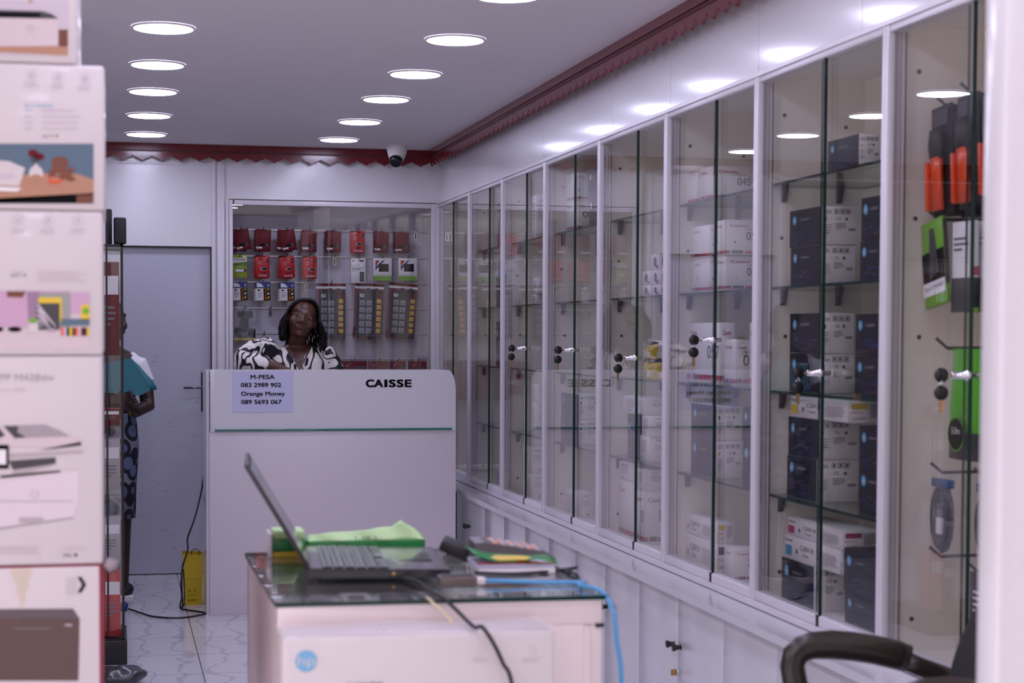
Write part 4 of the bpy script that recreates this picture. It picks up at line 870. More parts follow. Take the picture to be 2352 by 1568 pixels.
class PX:
    """draw on a front by photograph pixel, converted to metres on that front"""
    def __init__(s, F, Y): s.F = F; s.Y = Y
    def poly(s, pts, m, lv=1): s.F.poly([(aty(x, y, s.Y).x, aty(x, y, s.Y).z) for x, y in pts][::-1], m, lv)
    def rect(s, x0, y0, x1, y1, m, lv=1): s.poly([(x0, y0), (x1, y0), (x1, y1), (x0, y1)], m, lv)
    def text(s, t, x, y, h, m, w=None, bold=0, lv=4):
        p = aty(x, y, s.Y); k = (aty(x+100, y, s.Y).x-p.x)/100; s.F.text(t, p.x, p.z, h*k, m, w=w*k if w else None, bold=bold, lv=lv)
    def disc(s, x, y, r, m, lv=2, ry=None):
        p = aty(x, y, s.Y); k = (aty(x+100, y, s.Y).x-p.x)/100; s.F.disc(p.x, p.z, r*k, m, lv, ry=ry*k if ry else None)
    def ring(s, x, y, r, t, m, lv=2):
        p = aty(x, y, s.Y); k = (aty(x+100, y, s.Y).x-p.x)/100; s.F.ring(p.x, p.z, r*k, t*k, m, lv)
    def lines(s, x, y, w, n, dy, m, h=2):
        for i in range(n): s.rect(x, y+i*dy, x+w*random.uniform(.8, 1), y+i*dy+h, m, 3)
# top box
zA, zB, zC_, zD, zE = 1.884, 1.632, 1.381, 1.015, .600
b, F, y0 = pbox('printer_box', -.058, zA, zA+.26, ''); P = PX(F, y0)
P.rect(-60, 2, 156, 127, M_pgrey); P.poly([(-60, 108), (156, 104), (156, 127), (-60, 118)], M_wood, 2); P.rect(134, 68, 156, 106, M_brown, 2)
P.poly([(-60, 40), (134, 44), (134, 106), (-60, 107)], palew, 3); P.poly([(-60, 22), (96, 26), (118, 32), (134, 43), (-60, 39)], M_dgrey, 4); P.poly([(-60, 27), (92, 31), (94, 40), (-60, 38)], M_ink, 5); P.ring(71, 66, 7, 1.2, M_lgrey, 5); P.poly([(68, 0), (76, 0), (72, 7), (66, 7)], M_wood, 5)
tag(b.build('printer_box'), 'topmost white printer box of the stack, its photo showing a small white printer', 'printer box', 'stacked printer boxes')
# second
b, F, y0 = pbox('printer_box', -.013, zB, zA, ''); P = PX(F, y0)
for i, x in enumerate((73, 134, 196)): P.ring(x, 172+i*4, 11.5, 1.0, M_faint); P.disc(x, 172+i*4, 5, M_faint); P.lines(x-17, 189+i*4, 34, 2, 7, M_faint)
P.text('AT A GLANCE', 57, 244, 6, M_lblue, w=64, bold=.02); P.lines(57, 253, 20, 4, 14, mat('pale_blue_ink', (170, 178, 200))); P.lines(96, 253, 90, 4, 14, M_faint); P.text('305', 98, 316, 6, M_grey, w=13)
for x, c in ((118, M_cyan), (122, M_yel), (131, M_ink)): P.disc(x, 312, 2.4, c)
P.rect(-60, 330, 215, 466, wallc); P.poly([(-60, 420), (60, 401), (100, 398), (180, 400), (215, 413), (215, 443), (-60, 470)], M_wood, 2); P.poly([(-60, 458), (215, 443), (215, 467), (-60, 467)], M_ink, 2); P.rect(176, 448, 215, 466, M_brown, 3)
P.poly([(-60, 366), (20, 370), (58, 386), (44, 428), (-60, 420)], M_cart, 3); P.poly([(-60, 400), (34, 400), (30, 410), (-60, 412)], M_pgrey, 4); P.poly([(-60, 425), (50, 432), (40, 440), (-60, 436)], M_wtxt, 4)
P.disc(83, 398, 16, M_cart, 3, ry=18); P.disc(83, 408, 13, M_wood, 4, ry=8); P.poly([(80, 376), (86, 376), (88, 388), (77, 388)], M_cart, 4); P.disc(76, 352, 11, M_redk, 4, ry=9); P.disc(92, 360, 10, M_redk, 4, ry=8); P.disc(80, 366, 9, M_dgrey, 4); P.text('&', 114, 412, 56, mat('rust_print', (120, 66, 46)), w=56, bold=.05); P.disc(126, 414, 16, M_orange, 6, ry=8); P.disc(126, 411, 11, M_wood, 7, ry=4)
tag(b.build('printer_box'), 'white printer box second from top, photo of flowers in a vase and an ampersand', 'printer box', 'stacked printer boxes')
# third
b, F, y0 = pbox('printer_box', -.017, zC_, zB, '', dep=.37); P = PX(F, y0)
for x in (42, 111, 180): P.ring(x, 505, 13, 1.0, M_faint); P.disc(x, 505, 5, M_faint); P.lines(x-18, 526, 36, 2, 7, M_faint)
P.lines(25, 624, 30, 2, 8, M_faint); P.lines(85, 624, 118, 4, 7, M_faint, h=1.6); P.text('305', 25, 635, 5, M_grey, w=12)
for x, c in ((40, M_cyan), (44, M_yel), (57, M_ink)): P.disc(x, 632, 2.3, c)
P.rect(-60, 668, 206, 802, palew); P.rect(-60, 668, 160, 752, pinkc, 2); P.rect(160, 672, 206, 720, pinkc, 2); P.poly([(62, 670), (92, 670), (86, 752), (66, 750)], mat('printed_mauve', (150, 120, 146)), 3); P.poly([(16, 669), (60, 669), (52, 683), (16, 682)], M_brown, 3); P.rect(92, 672, 162, 752, mat('printed_sage', (150, 150, 146)), 3)
P.rect(88, 683, 142, 740, M_yel, 4); P.rect(84, 696, 137, 757, M_dgrey, 5)
for k in range(5): P.poly([(84, 700+k*12), (88, 697+k*12), (128, 748+k*4), (122, 756)], M_pgrey, 6)
P.rect(140, 732, 206, 748, wallc, 4); P.rect(186, 700, 206, 734, M_yel, 4); P.disc(197, 714, 8, M_green, 5)
for k, c in enumerate((M_orange, M_pgrey, M_ink, M_yel, M_ink, M_orange, M_pgrey, M_redk, M_ink, M_yel)): P.rect(140+k*6.6, 752, 146+k*6.6, 771, c, 4)
P.rect(66, 740, 88, 762, M_cart, 6); P.disc(76, 736, 11, M_green, 6, ry=6); P.disc(34, 756, 16, M_ink, 5, ry=6); P.disc(-4, 756, 12, M_ink, 5, ry=6)
tag(b.build('printer_box'), 'white printer box third from top, photo of colourful books and a yellow frame', 'printer box', 'stacked printer boxes')
# fourth, the large multifunction one
b, F, y0 = pbox('printer_box', -.019, zD, zC_, '', dep=.42); P = PX(F, y0)
P.text('MFP M428dw', -20, 874, 17, M_lgrey, w=146); P.text('productive office', -40, 898, 8, M_faint, w=100)
bd = mat('printed_shadow', (176, 164, 170), rough=.5)
P.poly([(-60, 1092), (4, 1100), (180, 1079), (180, 1150), (168, 1188), (-60, 1222)], mat('printed_body', (214, 202, 208)), 1); P.poly([(-60, 1219), (168, 1186), (170, 1190), (-60, 1226)], M_lgrey, 2)
P.poly([(8, 979), (100, 974), (190, 1012), (186, 1026), (20, 1024), (-60, 1024), (-60, 985)], palew, 2); P.poly([(8, 978), (104, 975), (140, 990), (160, 1002), (36, 1006)], mat('printed_mid_grey', (160, 150, 156)), 3); P.poly([(8, 978), (42, 978), (40, 992), (60, 1004), (34, 1006)], M_dgrey, 4)
P.poly([(88, 1034), (186, 1014), (186, 1022), (120, 1030)], M_ink, 5); P.poly([(-60, 1046), (192, 1034), (190, 1040), (-60, 1056)], bd, 2); P.poly([(20, 1058), (128, 1050), (128, 1064), (30, 1078)], M_dgrey, 4); P.poly([(30, 1078), (126, 1066), (70, 1082), (30, 1088)], bd, 4); P.poly([(0, 1092), (138, 1080), (138, 1084), (2, 1097)], M_ink, 4)
P.rect(-60, 1021, 20, 1076, M_ink, 5); P.rect(-60, 1032, 14, 1066, M_wtxt, 6); P.poly([(-60, 980), (-4, 980), (12, 1000), (0, 1005), (-60, 1006)], M_dgrey, 5); P.ring(80, 1136, 9, 1.3, M_lgrey, 4); P.rect(44, 1188, 100, 1200, bd, 4); P.rect(-60, 1150, 168, 1151.5, M_lgrey, 4)
P.lines(-60, 1256, 180, 3, 7, M_faint); P.text('59x', 145, 1279, 9, M_grey, w=20, bold=.02); P.disc(174, 1274, 3.6, M_ink); P.lines(145, 1259, 56, 1, 4, M_faint); P.rect(136, 1254, 137, 1280, M_faint)
tag(b.build('printer_box'), 'tall white printer box printed M428dw with a multifunction printer picture', 'printer box', 'stacked printer boxes')
# fifth with crimson side
b, F, y0 = pbox('printer_box', -.021, zE, zD, '', side=mat('crimson_side', (150, 24, 56), rough=.4), dep=.42); P = PX(F, y0)
P.poly([(0, 1398), (168, 1397), (183, 1420), (-60, 1424), (-60, 1398)], mat('printed_taupe_top', (92, 80, 84)), 2); P.poly([(-60, 1418), (183, 1420), (180, 1562), (-60, 1562)], mat('printed_brown_case', (88, 66, 62)), 3); P.rect(30, 1441, 118, 1444, M_grey, 4); P.text('hp', 39, 1428, 5, M_grey); P.rect(149, 1432, 166, 1437, M_lgrey, 4)
P.poly([(178, 1324), (187, 1324), (198, 1342), (187, 1360), (178, 1360), (189, 1342)], M_ink, 3); P.lines(152, 1326, 27, 6, 7, M_faint)
st = mat('old_stain', (214, 196, 160), rough=.6)
for k in range(7): P.rect(26+k*7, 1304, 29+k*7, 1304+[18, 34, 62, 96, 80, 50, 22][k], st, 2)
tag(b.build('printer_box'), 'lowest visible white box of the stack with crimson side and brown printer picture', 'printer box', 'stacked printer boxes')
b, F, y0 = pbox('printer_box', -.03, 0, zE, ''); tag(b.build('printer_box'), 'white box at the foot of the printer box stack, on the floor', 'printer box', 'stacked printer boxes')
b = MB(); rr = random.Random(3); pth = mat('torn_tape', (150, 136, 140), rough=.5); k0 = len(b.v); b.ball((-.006, YP+.01, zD-.002), (.014, .012, .011), pth, 12, 8)
for i in range(k0, len(b.v)): b.v[i] += V(rr.uniform(-.003, .003), rr.uniform(-.003, .003), rr.uniform(-.003, .003))
tag(b.build('tape_scrap'), 'crumpled scrap of tape stuck at the corner between the two lowest visible boxes', 'tape')
# ---------------------------------------------------------------- glass-topped desk
ZD = .95
c = [atz(632, 1385, ZD), atz(1397, 1366, ZD), atz(1262, 1266, ZD), atz(575, 1268, ZD)]
yb_ = 3.86; cs = [V(c[0].x, 3.125, 0), V(c[1].x, 3.105, 0), V(c[1].x+.012, yb_, 0), V(c[0].x, yb_, 0)]
r = tag(empty('service_desk', (0, 0, 0)), 'white display desk with dark green-edged glass top holding the laptop', 'desk')
b = MB(); q = [v.copy() for v in cs]; up = V(0, 0, ZD-.008); T8 = V(0, 0, .008)
b.add([v+up for v in q]+[v+up+T8 for v in q], [(4, 5, 6, 7), (3, 2, 1, 0)], M_glassd); b.add([v+up for v in q]+[v+up+T8 for v in q], [(0, 1, 5, 4), (1, 2, 6, 5), (2, 3, 7, 6), (3, 0, 4, 7)], M_edge); b.build('glass_top', r)
M_desk = mat('desk_laminate', (230, 216, 214), rough=.35, coat=.2)
b = MB(); ins = .006; x0, x1, y0, y1 = cs[0].x+ins, cs[1].x-ins, 3.13, yb_-ins; zt = ZD-.009
b.box((x0, y0, 0), (x0+.018, y1, zt), M_desk); b.box((x1-.018, y0, 0), (x1, y1, zt-.032), M_desk); b.box((x0, y1-.018, 0), (x1, y1, zt), M_desk)
b.build('carcass', r)
MB().box((x0+.018, y0+.016, zt-.032), (x1-.018, y1-.018, zt-.022), mat('desk_shelf', (226, 230, 228), rough=.7)).build('inner_shelf', r)
b = MB(); rr_ = .03
b.box((x0-.001, y0-.002, 0), (x1-.034, y0+.014, zt-.046), M_desk, bev=.002); b.box((x0-.001, y0-.003, zt-.047), (x1+.001, y0+.014, zt), M_desk, bev=.003); b.build('front_panel', r)
b = MB(); b.box((x1-.036, y0+.004, .0), (x1-.003, y0+.016, zt-.048), M_desk, bev=.002); b.box((x1-.012, y0-.006, zt-.052), (x1+.004, y0+.004, zt-.046), M_black); b.build('side_door', r)
# goods lying under the glass
for k in range(6):
    x = x0+.06+k*.075
    if x > x1-.08: break
    b = MB(); b.box((x, 3.22+.03*(k % 2), zt-.0215), (x+.055, 3.34+.03*(k % 2), zt-.012), (M_lgrey, M_white, M_dgrey)[k % 3], bev=.002); F = Face(b, (x, 3.22+.03*(k % 2), zt-.012), (1, 0, 0), (0, 1, 0)); F.rect(.01, .02, .03, .05, M_grey)
    tag(b.build('small_carton'), f'flat {("grey", "white", "dark")[k % 3]} packet under the desk glass, {["leftmost", "second from left", "third from left", "fourth from left", "fifth from left", "rightmost"][k]}', 'packet', 'packets under the desk glass')
# ---------------------------------------------------------------- laptop
lap = tag(empty('laptop', (.358, 3.385, ZD), (0, 0, math.radians(-4.5))), 'open black laptop on the glass desk, its thin lid leaning back to the left', 'laptop')
M_lap = mat('laptop_black', (46, 42, 46), rough=.35); M_key = mat('laptop_keys', (30, 29, 34), rough=.3, coat=.4); M_deckm = mat('laptop_deck', (64, 58, 66), rough=.25, coat=.5)
b = MB(); b.prism([V(0, 0, .006), V(.275, 0, .004), V(.275, 0, .018), V(.010, 0, .024), V(0, 0, .024)][::-1], (0, .37, 0), M_lap)
b.prism([V(.004, .001, .0245), V(.274, .001, .0188), V(.274, .369, .0188), V(.004, .369, .0245)], (0, 0, .0006), M_deckm)
b.box((.004, -.001, .009), (.26, .001, .018), M_key); b.lathe([(.004, 0), (.004, -.002)], (.165, -.001, .012), M_brass, n=8, axis='Y')
for x in (.02, .25):
    for y in (.03, .34): b.lathe([(.009, 0), (.009, .006)], (x, y, 0), M_black, n=10)
b.build('base', lap)
b = MB()
for rw in range(6):
    for kc in range(15):
        x = .030+rw*.0215; y = .355-kc*.0233; z = .0250-x*.0213*1.0
        if x > .03 and rw == 5 and 4 <= kc <= 8:
            if kc == 4: b.box((x, y-.0233*4, z), (x+.018, y, z+.003), M_key, bev=.0008, seg=1)
            continue
        b.box((x, y-.020, z), (x+.018, y, z+.003), M_key, bev=.0008, seg=1)
b.build('keyboard', lap)
b = MB(); b.box((.185, .13, .0213), (.252, .24, .0222), mat('touchpad', (40, 38, 42), rough=.15, coat=.6)); b.build('touchpad', lap)
b = MB(); La = .236; a = math.radians(121); T = Matrix.Translation((.006, 0, .020)) @ Matrix.Rotation(-(a-math.pi/2)-0*math.pi, 4, 'Y') 
b.box((-.004, .001, 0), (.003, .369, La), M_lap, bev=.002, T=T); lid = b.build('lid', lap)
b = MB(); b.box((.0032, .012, .012), (.0040, .358, La-.012), mat('screen_off', (14, 15, 20), rough=.1, spec=.7), T=T); b.build('screen', lid)
# ---------------------------------------------------------------- green books and papers behind the laptop
Mg1 = mat('bright_green_cover', (16, 130, 56), rough=.35); Mg2 = mat('pale_green_sheet', (190, 226, 166), rough=.6); Mpap = mat('page_white', (226, 220, 226), rough=.6)
o = tag(empty('account_book', (.326, 3.762, ZD)), 'green and yellow bound book at the left back of the desk, behind the laptop lid', 'book')
b = MB(); b.box((0, 0, .0), (.068, .085, .012), M_yel, bev=.002); b.box((0, 0, .0125), (.070, .09, .036), Mg1, bev=.002); b.box((-.006, -.002, 0), (-.001, .09, .050), Mpap, bev=.001); b.build('cover', o)
b = MB(); b.box((.002, .004, .0365), (.068, .085, .056), Mg2, bev=.004); b.build('pages', o)
o = tag(empty('receipt_pad', (.402, 3.80, ZD)), 'long bright green pad topped with a crumpled pale green sheet behind the laptop', 'pad')
b = MB(); b.box((0, -.02, .0), (.252, .045, .030), Mg1, bev=.002); b.build('pad', o)
b = MB(); N = 26; vs = []; prof = [(0, .032), (.10, .034), (.2, .038), (.35, .037), (.5, .041), (.62, .046), (.74, .046), (.80, .062), (.85, .052), (.93, .042), (1, .026)]
def zi(t):
    for (t0, a0), (t1, a1) in zip(prof, prof[1:]):
        if t <= t1: return a0+(a1-a0)*(t-t0)/(t1-t0)
    return prof[-1][1]
for i in range(N+1):
    t = i/N
    for j in range(6): v = j/5; vs.append((t*.25, -.018+.02*v+.006*math.sin(t*17+v*2), .0305+(zi(t)+.010-.0305)*v))
b.add(vs, [(i*6+j, (i+1)*6+j, (i+1)*6+j+1, i*6+j+1) for i in range(N) for j in range(5)], Mg2, True)
F = Face(b, (0, -.022, .030), (1, 0, 0), (0, .05, 1)); F.text('1 38 1', .10, .004, .006, M_grey, w=.045); pg = b.build('crumpled_sheet', o); pg.modifiers.new('thickness', 'SOLIDIFY').thickness = .0006
# calculator, book, stapler at the right back
o = tag(empty('desk_calculator', (.728, 3.60, ZD), (0, 0, math.radians(-4))), 'grey desk calculator lying at the right back of the glass desk behind a booklet', 'calculator')
b = MB(); b.prism([V(0, 0, 0), V(.165, 0, 0), V(.17, 0, .006), V(.15, 0, .020), V(.02, 0, .042), V(0, 0, .040)][::-1], (0, .115, 0), mat('calculator_grey', (98, 92, 96), rough=.4)); b.build('body', o)
b = MB()
for i in range(6):
    for j in range(5):
        x = .038+i*.018; z = .0385-(x-.02)*.169; b.box((x, .012+j*.02, z), (x+.013, .026+j*.02, z+.005), M_lgrey if (i+j) % 4 else mat('orange_key', (226, 140, 110)), bev=.001, seg=1)
b.build('keys', o)
o = tag(empty('booklet', (.694, 3.42, ZD), (0, 0, math.radians(-3))), 'thick booklet with curled green and yellow cover on the desk glass', 'booklet')
b = MB(); b.box((.004, 0, .0), (.158, .13, .011), Mpap, bev=.002); b.box((.000, .002, .0115), (.158, .13, .020), mat('lilac_pages', (200, 196, 222), rough=.6), bev=.002); b.build('pages', o)
b = MB(); N = 12; vs = []
for i in range(N+1):
    t = i/N; x = -.006+.170*t; z = .022+.020*max(0, 1-t*3.2)**1.5+.003*math.sin(t*6)
    for y in (0, .13): vs.append((x, y, z+ (.002 if y else 0)))
b.add(vs, [(2*i, 2*i+2, 2*i+3, 2*i+1) for i in range(N)], Mg1, True)
F = Face(b, (0, 0, .0265), (1, 0, 0), (0, 1, 0)); F.poly([(.045, .005), (.14, .008), (.10, .075), (.05, .085), (.035, .05)], M_yel); F.poly([(.10, .004), (.15, .006), (.12, .05)], Mg1, 2); b2 = b.build('cover', o); b2.modifiers.new('thickness', 'SOLIDIFY').thickness = .0008
MBk = MB(); MBk.box((0, -.001, .0212), (.154, .004, .0225), M_redp); MBk.build('cover_edge', o, label='thin red edge')
o = tag(empty('stapler', (.678, 3.72, ZD), (0, 0, math.radians(-14))), 'black card reader propped upright beside the calculator, its top leaning left', 'device')
b = MB(); b.T = Matrix.Rotation(math.radians(24), 4, 'Y'); b.box((-.012, 0, .010), (.060, .10, .034), M_mattb, bev=.006); b.build('body', o)
b = MB(); b.box((.010, .01, 0), (.032, .09, .024), M_dgrey, bev=.004); b.box((.014, .006, .010), (.022, .0105, .024), M_brass); b.build('stand', o)
# usb adapter and cables
ZT = ZD+.0005
o = tag(MB().box((.590, 3.245, ZT), (.660, 3.29, ZT+.020), mat('adapter_taupe', (96, 84, 80), rough=.4), bev=.003).build('network_adapter'), 'small dark network adapter in front of the laptop with a blue cable plugged in', 'adapter')
MB().box((.595, 3.25, ZT+.0202), (.656, 3.286, ZT+.0215), M_mattb, bev=.001).build('top_label', o)
pb = mat('clear_plug', (232, 220, 220), rough=.15, spec=.8)
bl = mat('sky_blue_cable', (76, 150, 200), rough=.4)
q = atz(1340, 1348, ZD); q2 = atz(1396, 1366, ZD)
xr_ = cs[1].x
o = cable('network_cable', [(.672, 3.263, ZT+.010), (.71, 3.262, ZT+.008), (.79, 3.25, ZT+.005), (.86, 3.235, ZT+.005), (xr_-.030, 3.20, ZT+.006), (xr_-.008, 3.128, ZT+.004), (xr_+.004, 3.090, ZT-.025), (xr_+.010, 3.085, .87), (xr_+.018, 3.08, .80), (xr_+.02, 3.08, .60), (xr_+.02, 3.07, .3), (xr_-.02, 3.05, .02)], .0042, bl, 'sky blue network cable running over the desk corner and down its front', 'cable')
MB().box((.660, 3.255, ZT+.003), (.678, 3.272, ZT+.017), pb, bev=.003).build('plug', o, label='clear white plug')
cable('power_cable', [(.690, 3.42, ZT+.004), (.76, 3.395, ZT+.003), (.85, 3.42, ZT+.003), (.905, 3.45, ZT+.005), (xr_-.004, 3.40, ZT+.004), (xr_+.008, 3.35, ZT-.004), (xr_+.014, 3.34, .85), (xr_+.02, 3.30, .4), (xr_+.02, 3.2, .012)], .0032, M_mattb, 'thin black cable crossing the right side of the desk glass', 'cable')
cable('power_cable', [(.52, 3.40, ZT+.004), (.555, 3.30, ZT+.006), (.560, 3.22, ZT+.004), (.566, 3.15, ZT+.003), (.572, 3.098, ZT+.001), (.588, 3.075, .936), (.598, 3.03, .924), (.604, 2.985, .919), tuple(aty(1108, 1440, 2.968)), tuple(aty(1134, 1478, 2.966)), tuple(aty(1156, 1524, 2.966)), tuple(aty(1178, 1580, 2.966)), (.70, 2.96, .6), (.70, 2.94, .2), (.70, 2.90, .005)], .0036, M_mattb, 'black cable hanging over the desk front and the white box before it', 'cable')
cable('white_string', [(.545, 3.13, ZT+.001), (.552, 3.10, ZT-.006), (.568, 3.085, .93), (.580, 3.06, .914)], .0022, mat('cream_string', (212, 200, 160), rough=.7), 'short cream string dangling over the front edge of the desk', 'string')
# ---------------------------------------------------------------- white carton in front of the desk
zh = .911; a = atz(650, 1466, zh); c2 = atz(1285, 1452, zh)
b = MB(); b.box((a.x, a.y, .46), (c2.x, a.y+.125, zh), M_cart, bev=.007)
F = Face(b, (0, a.y, 0), (1, 0, 0), (0, 0, 1), off=.0006); P = PX(F, a.y); P.disc(703, 1517, 25, M_lblue, 2); P.text('hp', 684, 1527, 22, M_cart, w=40, bold=.0)
P.ring(1105, 1490, 9, 1, M_faint); P.ring(1225, 1490, 9, 1, M_faint); P.lines(1085, 1510, 40, 2, 7, M_faint); P.lines(1200, 1510, 40, 2, 7, M_faint); P.text('LaserJet', 800, 1575, 11, M_dgrey, w=80)
o = tag(b.build('printer_box'), 'white shrink-wrapped carton with light blue round logo standing before the desk', 'printer box')
b = MB(); N = 14; vs = []
for i in range(N+1):
    for j in range(5): vs.append((a.x-.003+(c2.x-a.x+.006)*i/N, a.y-.002+.129*j/4, zh+.0015+random.uniform(0, .0035)))
b.add(vs, [(i*5+j, (i+1)*5+j, (i+1)*5+j+1, i*5+j+1) for i in range(N) for j in range(4)], plastic_film('wrap_film', (235, 230, 238), .35), True)
b.add([(a.x-.004, a.y-.0035, .46), (c2.x+.004, a.y-.0035, .46), (c2.x+.004, a.y-.0035, zh), (a.x-.004, a.y-.0035, zh)], [(0, 1, 2, 3)], film2)
b.build('shrink_wrap', o, label='clear shrink wrap')
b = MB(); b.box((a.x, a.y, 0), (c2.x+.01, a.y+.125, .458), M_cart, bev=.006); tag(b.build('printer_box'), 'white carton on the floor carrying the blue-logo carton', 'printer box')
# ---------------------------------------------------------------- office chair at the lower right
YH = 3.34; YM = 3.09
r = tag(empty('office_chair', (0, 0, 0)), 'black office armchair at the lower right, curved armrest and tall back', 'chair')
M_arm = mat('armrest_plastic', (40, 32, 28), rough=.32, coat=.2); M_fab = mat('chair_fabric', (30, 29, 32), rough=.85, bump=.4, bscale=300)
def ap(x, y, Y=YH): return aty(x, y, Y)
def arm(dy):
    P = [(1838, 1600), (1826, 1568), (1820, 1530), (1826, 1505), (1842, 1490), (1866, 1482), (1910, 1480), (1960, 1484), (2010, 1492), (2060, 1504), (2086, 1512)]
    pts = [ap(x, y)+V(0, dy, 0) for x, y in P]; b = MB()
    b.tube(pts, [(.016, .026)]*3+[(.017, .028)]*3+[(.0165, .030)]*4+[(.014, .028)], M_arm, n=14)
    pts = [ap(x, y)+V(0, dy, 0) for x, y in ((2070, 1512), (2110, 1530), (2160, 1548), (2230, 1575))]
    b.tube(pts, [(.011, .020)]*4, M_arm, n=12); pts = [ap(1838, 1596)+V(0, dy, 0), ap(1860, 1690)+V(0, dy, 0), ap(1900, 1760)+V(0, dy, 0)]; b.tube(pts, [(.015, .024)]*3, M_arm, n=12)
    b.build('armrest', r)
arm(0); arm(-.50)
b = MB(); s0 = ap(1900, 1760); sx0, sz = s0.x-.01, s0.z
b.box((sx0+.02, YM-.22, sz-.05), (sx0+.40, YM+.22, sz+.02), M_fab, bev=.03, seg=4); b.build('seat', r)
# back: curved shell, tall, leaning to the right
b = MB(); prof = [(2168, 1640), (2158, 1590), (2166, 1540), (2190, 1470), (2224, 1405), (2262, 1350), (2296, 1300), (2318, 1250), (2330, 1200), (2335, 1130)]
fr = [ap(x, y, YH-.03) for x, y in prof]; N = 10; vs = []
for i, p in enumerate(fr):
    for j in range(N+1):
        u = j/N*2-1; wv_ = .23*(1-.12*abs(i-4)/5); vs.append((p.x-.02*u*u+.02, YM+u*wv_, p.z))
k = len(fr)*(N+1); th = .05
vs += [(v[0]+th, v[1], v[2]-.012) for v in vs]
fs = []
for i in range(len(fr)-1):
    for j in range(N):
        q = i*(N+1)+j; fs.append((q, q+N+1, q+N+2, q+1)); fs.append((k+q, k+q+1, k+q+N+2, k+q+N+1))
for i in range(len(fr)-1):
    q = i*(N+1); fs.append((q, k+q, k+q+N+1, q+N+1)); q = i*(N+1)+N; fs.append((q, q+N+1, k+q+N+1, k+q))
for j in range(N): fs.append((j, j+1, k+j+1, k+j)); q = (len(fr)-1)*(N+1)+j; fs.append((q, k+q, k+q+1, q+1))
b.add(vs, fs, M_fab, True); o = b.build('backrest', r); sm = o.modifiers.new('smooth', 'SUBSURF'); sm.levels = 1; sm.render_levels = 2
b = MB(); cx, cy = sx0+.19, YM; b.tube([(cx, cy, .09), (cx, cy, sz-.04)], .025, M_black, n=14); b.build('gas_column', r)
for k in range(5):
    a5 = k*1.2566+.3; b = MB(); b.tube([(cx, cy, .10), (cx+.12*math.cos(a5), cy+.12*math.sin(a5), .085), (cx+.2*math.cos(a5), cy+.2*math.sin(a5), .065)], [(.026, .018), (.022, .015), (.018, .012)], M_black, n=10); lg = b.build('base_leg', r)
    b = MB(); b.lathe([(.025, -.018), (.025, .018)], (cx+.2*math.cos(a5), cy+.2*math.sin(a5), .025), M_black, n=16, axis='Y'); b.build('castor', lg)
# ---------------------------------------------------------------- people
def zebra(name, scale=12):
    m = bpy.data.materials.new(name); m.use_nodes = True; n, l = m.node_tree.nodes, m.node_tree.links; b = n['Principled BSDF']
    tc = n.new('ShaderNodeTexCoord'); mp = n.new('ShaderNodeMapping'); mp.inputs['Scale'].default_value = (1, .5, .75); l.new(tc.outputs['Object'], mp.inputs[0])
    nz = n.new('ShaderNodeTexNoise'); nz.inputs['Scale'].default_value = scale; nz.inputs['Detail'].default_value = .6; nz.inputs['Distortion'].default_value = .7; l.new(mp.outputs[0], nz.inputs[0])
    wv = n.new('ShaderNodeMath'); wv.operation = 'MULTIPLY'; wv.inputs[1].default_value = 30; l.new(nz.outputs[0], wv.inputs[0])
    sn = n.new('ShaderNodeMath'); sn.operation = 'SINE'; l.new(wv.outputs[0], sn.inputs[0])
    cr = n.new('ShaderNodeValToRGB'); cr.color_ramp.interpolation = 'CONSTANT'; cr.color_ramp.elements[0].color = lin((226, 220, 212))+(1,); cr.color_ramp.elements[1].position = .42; cr.color_ramp.elements[1].color = lin((14, 16, 28))+(1,)
    ad = n.new('ShaderNodeMath'); ad.operation = 'MULTIPLY_ADD'; ad.inputs[1].default_value = .5; ad.inputs[2].default_value = .5; l.new(sn.outputs[0], ad.inputs[0]); l.new(ad.outputs[0], cr.inputs[0])
    cr.color_ramp.elements[1].position = .66
    l.new(cr.outputs[0], b.inputs['Base Color']); b.inputs['Roughness'].default_value = .6
    return m
M_zebra = zebra('black_white_print'); M_lip = mat('lip_colour', (96, 44, 44), rough=.3); M_skin2 = mat('dark_skin', (52, 32, 26), rough=.4)
M_eye = mat('eye_white', (200, 190, 186), rough=.2); M_iris = mat('iris_dark', (14, 9, 8), rough=.1); M_gold = mat('gold_jewellery', (200, 150, 60), rough=.25, metal=1)
def remesh(o, vox, smooth=3, fac=.5):
    r = o.modifiers.new('union', 'REMESH'); r.mode = 'VOXEL'; r.voxel_size = vox; r.use_smooth_shade = True
    s = o.modifiers.new('relax', 'SMOOTH'); s.iterations = smooth; s.factor = fac
def folds(o, st=.016, sz=.045):
    t = bpy.data.textures.get('cloth_folds') or bpy.data.textures.new('cloth_folds', 'CLOUDS'); t.noise_scale = sz
    d = o.modifiers.new('folds', 'DISPLACE'); d.texture = t; d.strength = st; d.mid_level = .5
def head(b, T, m, full=True):
    b.T = T
    b.ball((0, .018, .036), (.072, .090, .082), m, 28, 18); b.ball((0, -.018, -.012), (.066, .068, .086), m, 28, 18)
    b.ball((0, -.014, -.058), (.056, .058, .050), m); b.ball((0, -.036, -.082), (.036, .036, .026), m); b.ball((0, -.060, -.096), (.018, .012, .012), m)
    for s in (-1, 1):
        b.ball((s*.036, -.050, -.028), (.029, .026, .028), m); b.ball((s*.026, -.062, .031), (.026, .016, .011), m); b.ball((s*.073, .012, -.012), (.009, .018, .030), m, 12, 8)
        b.ball((s*.0145, -.088, -.034), (.0095, .010, .008), m, 12, 8)
    b.tube([(0, -.076, .018), (0, -.087, -.008), (0, -.096, -.028)], [.0085, .0095, .012], m, n=12); b.ball((0, -.097, -.029), (.0115, .011, .010), m, 12, 8)
    b.ball((0, -.072, -.060), (.030, .014, .016), m)
    b.T = Matrix.Identity(4)
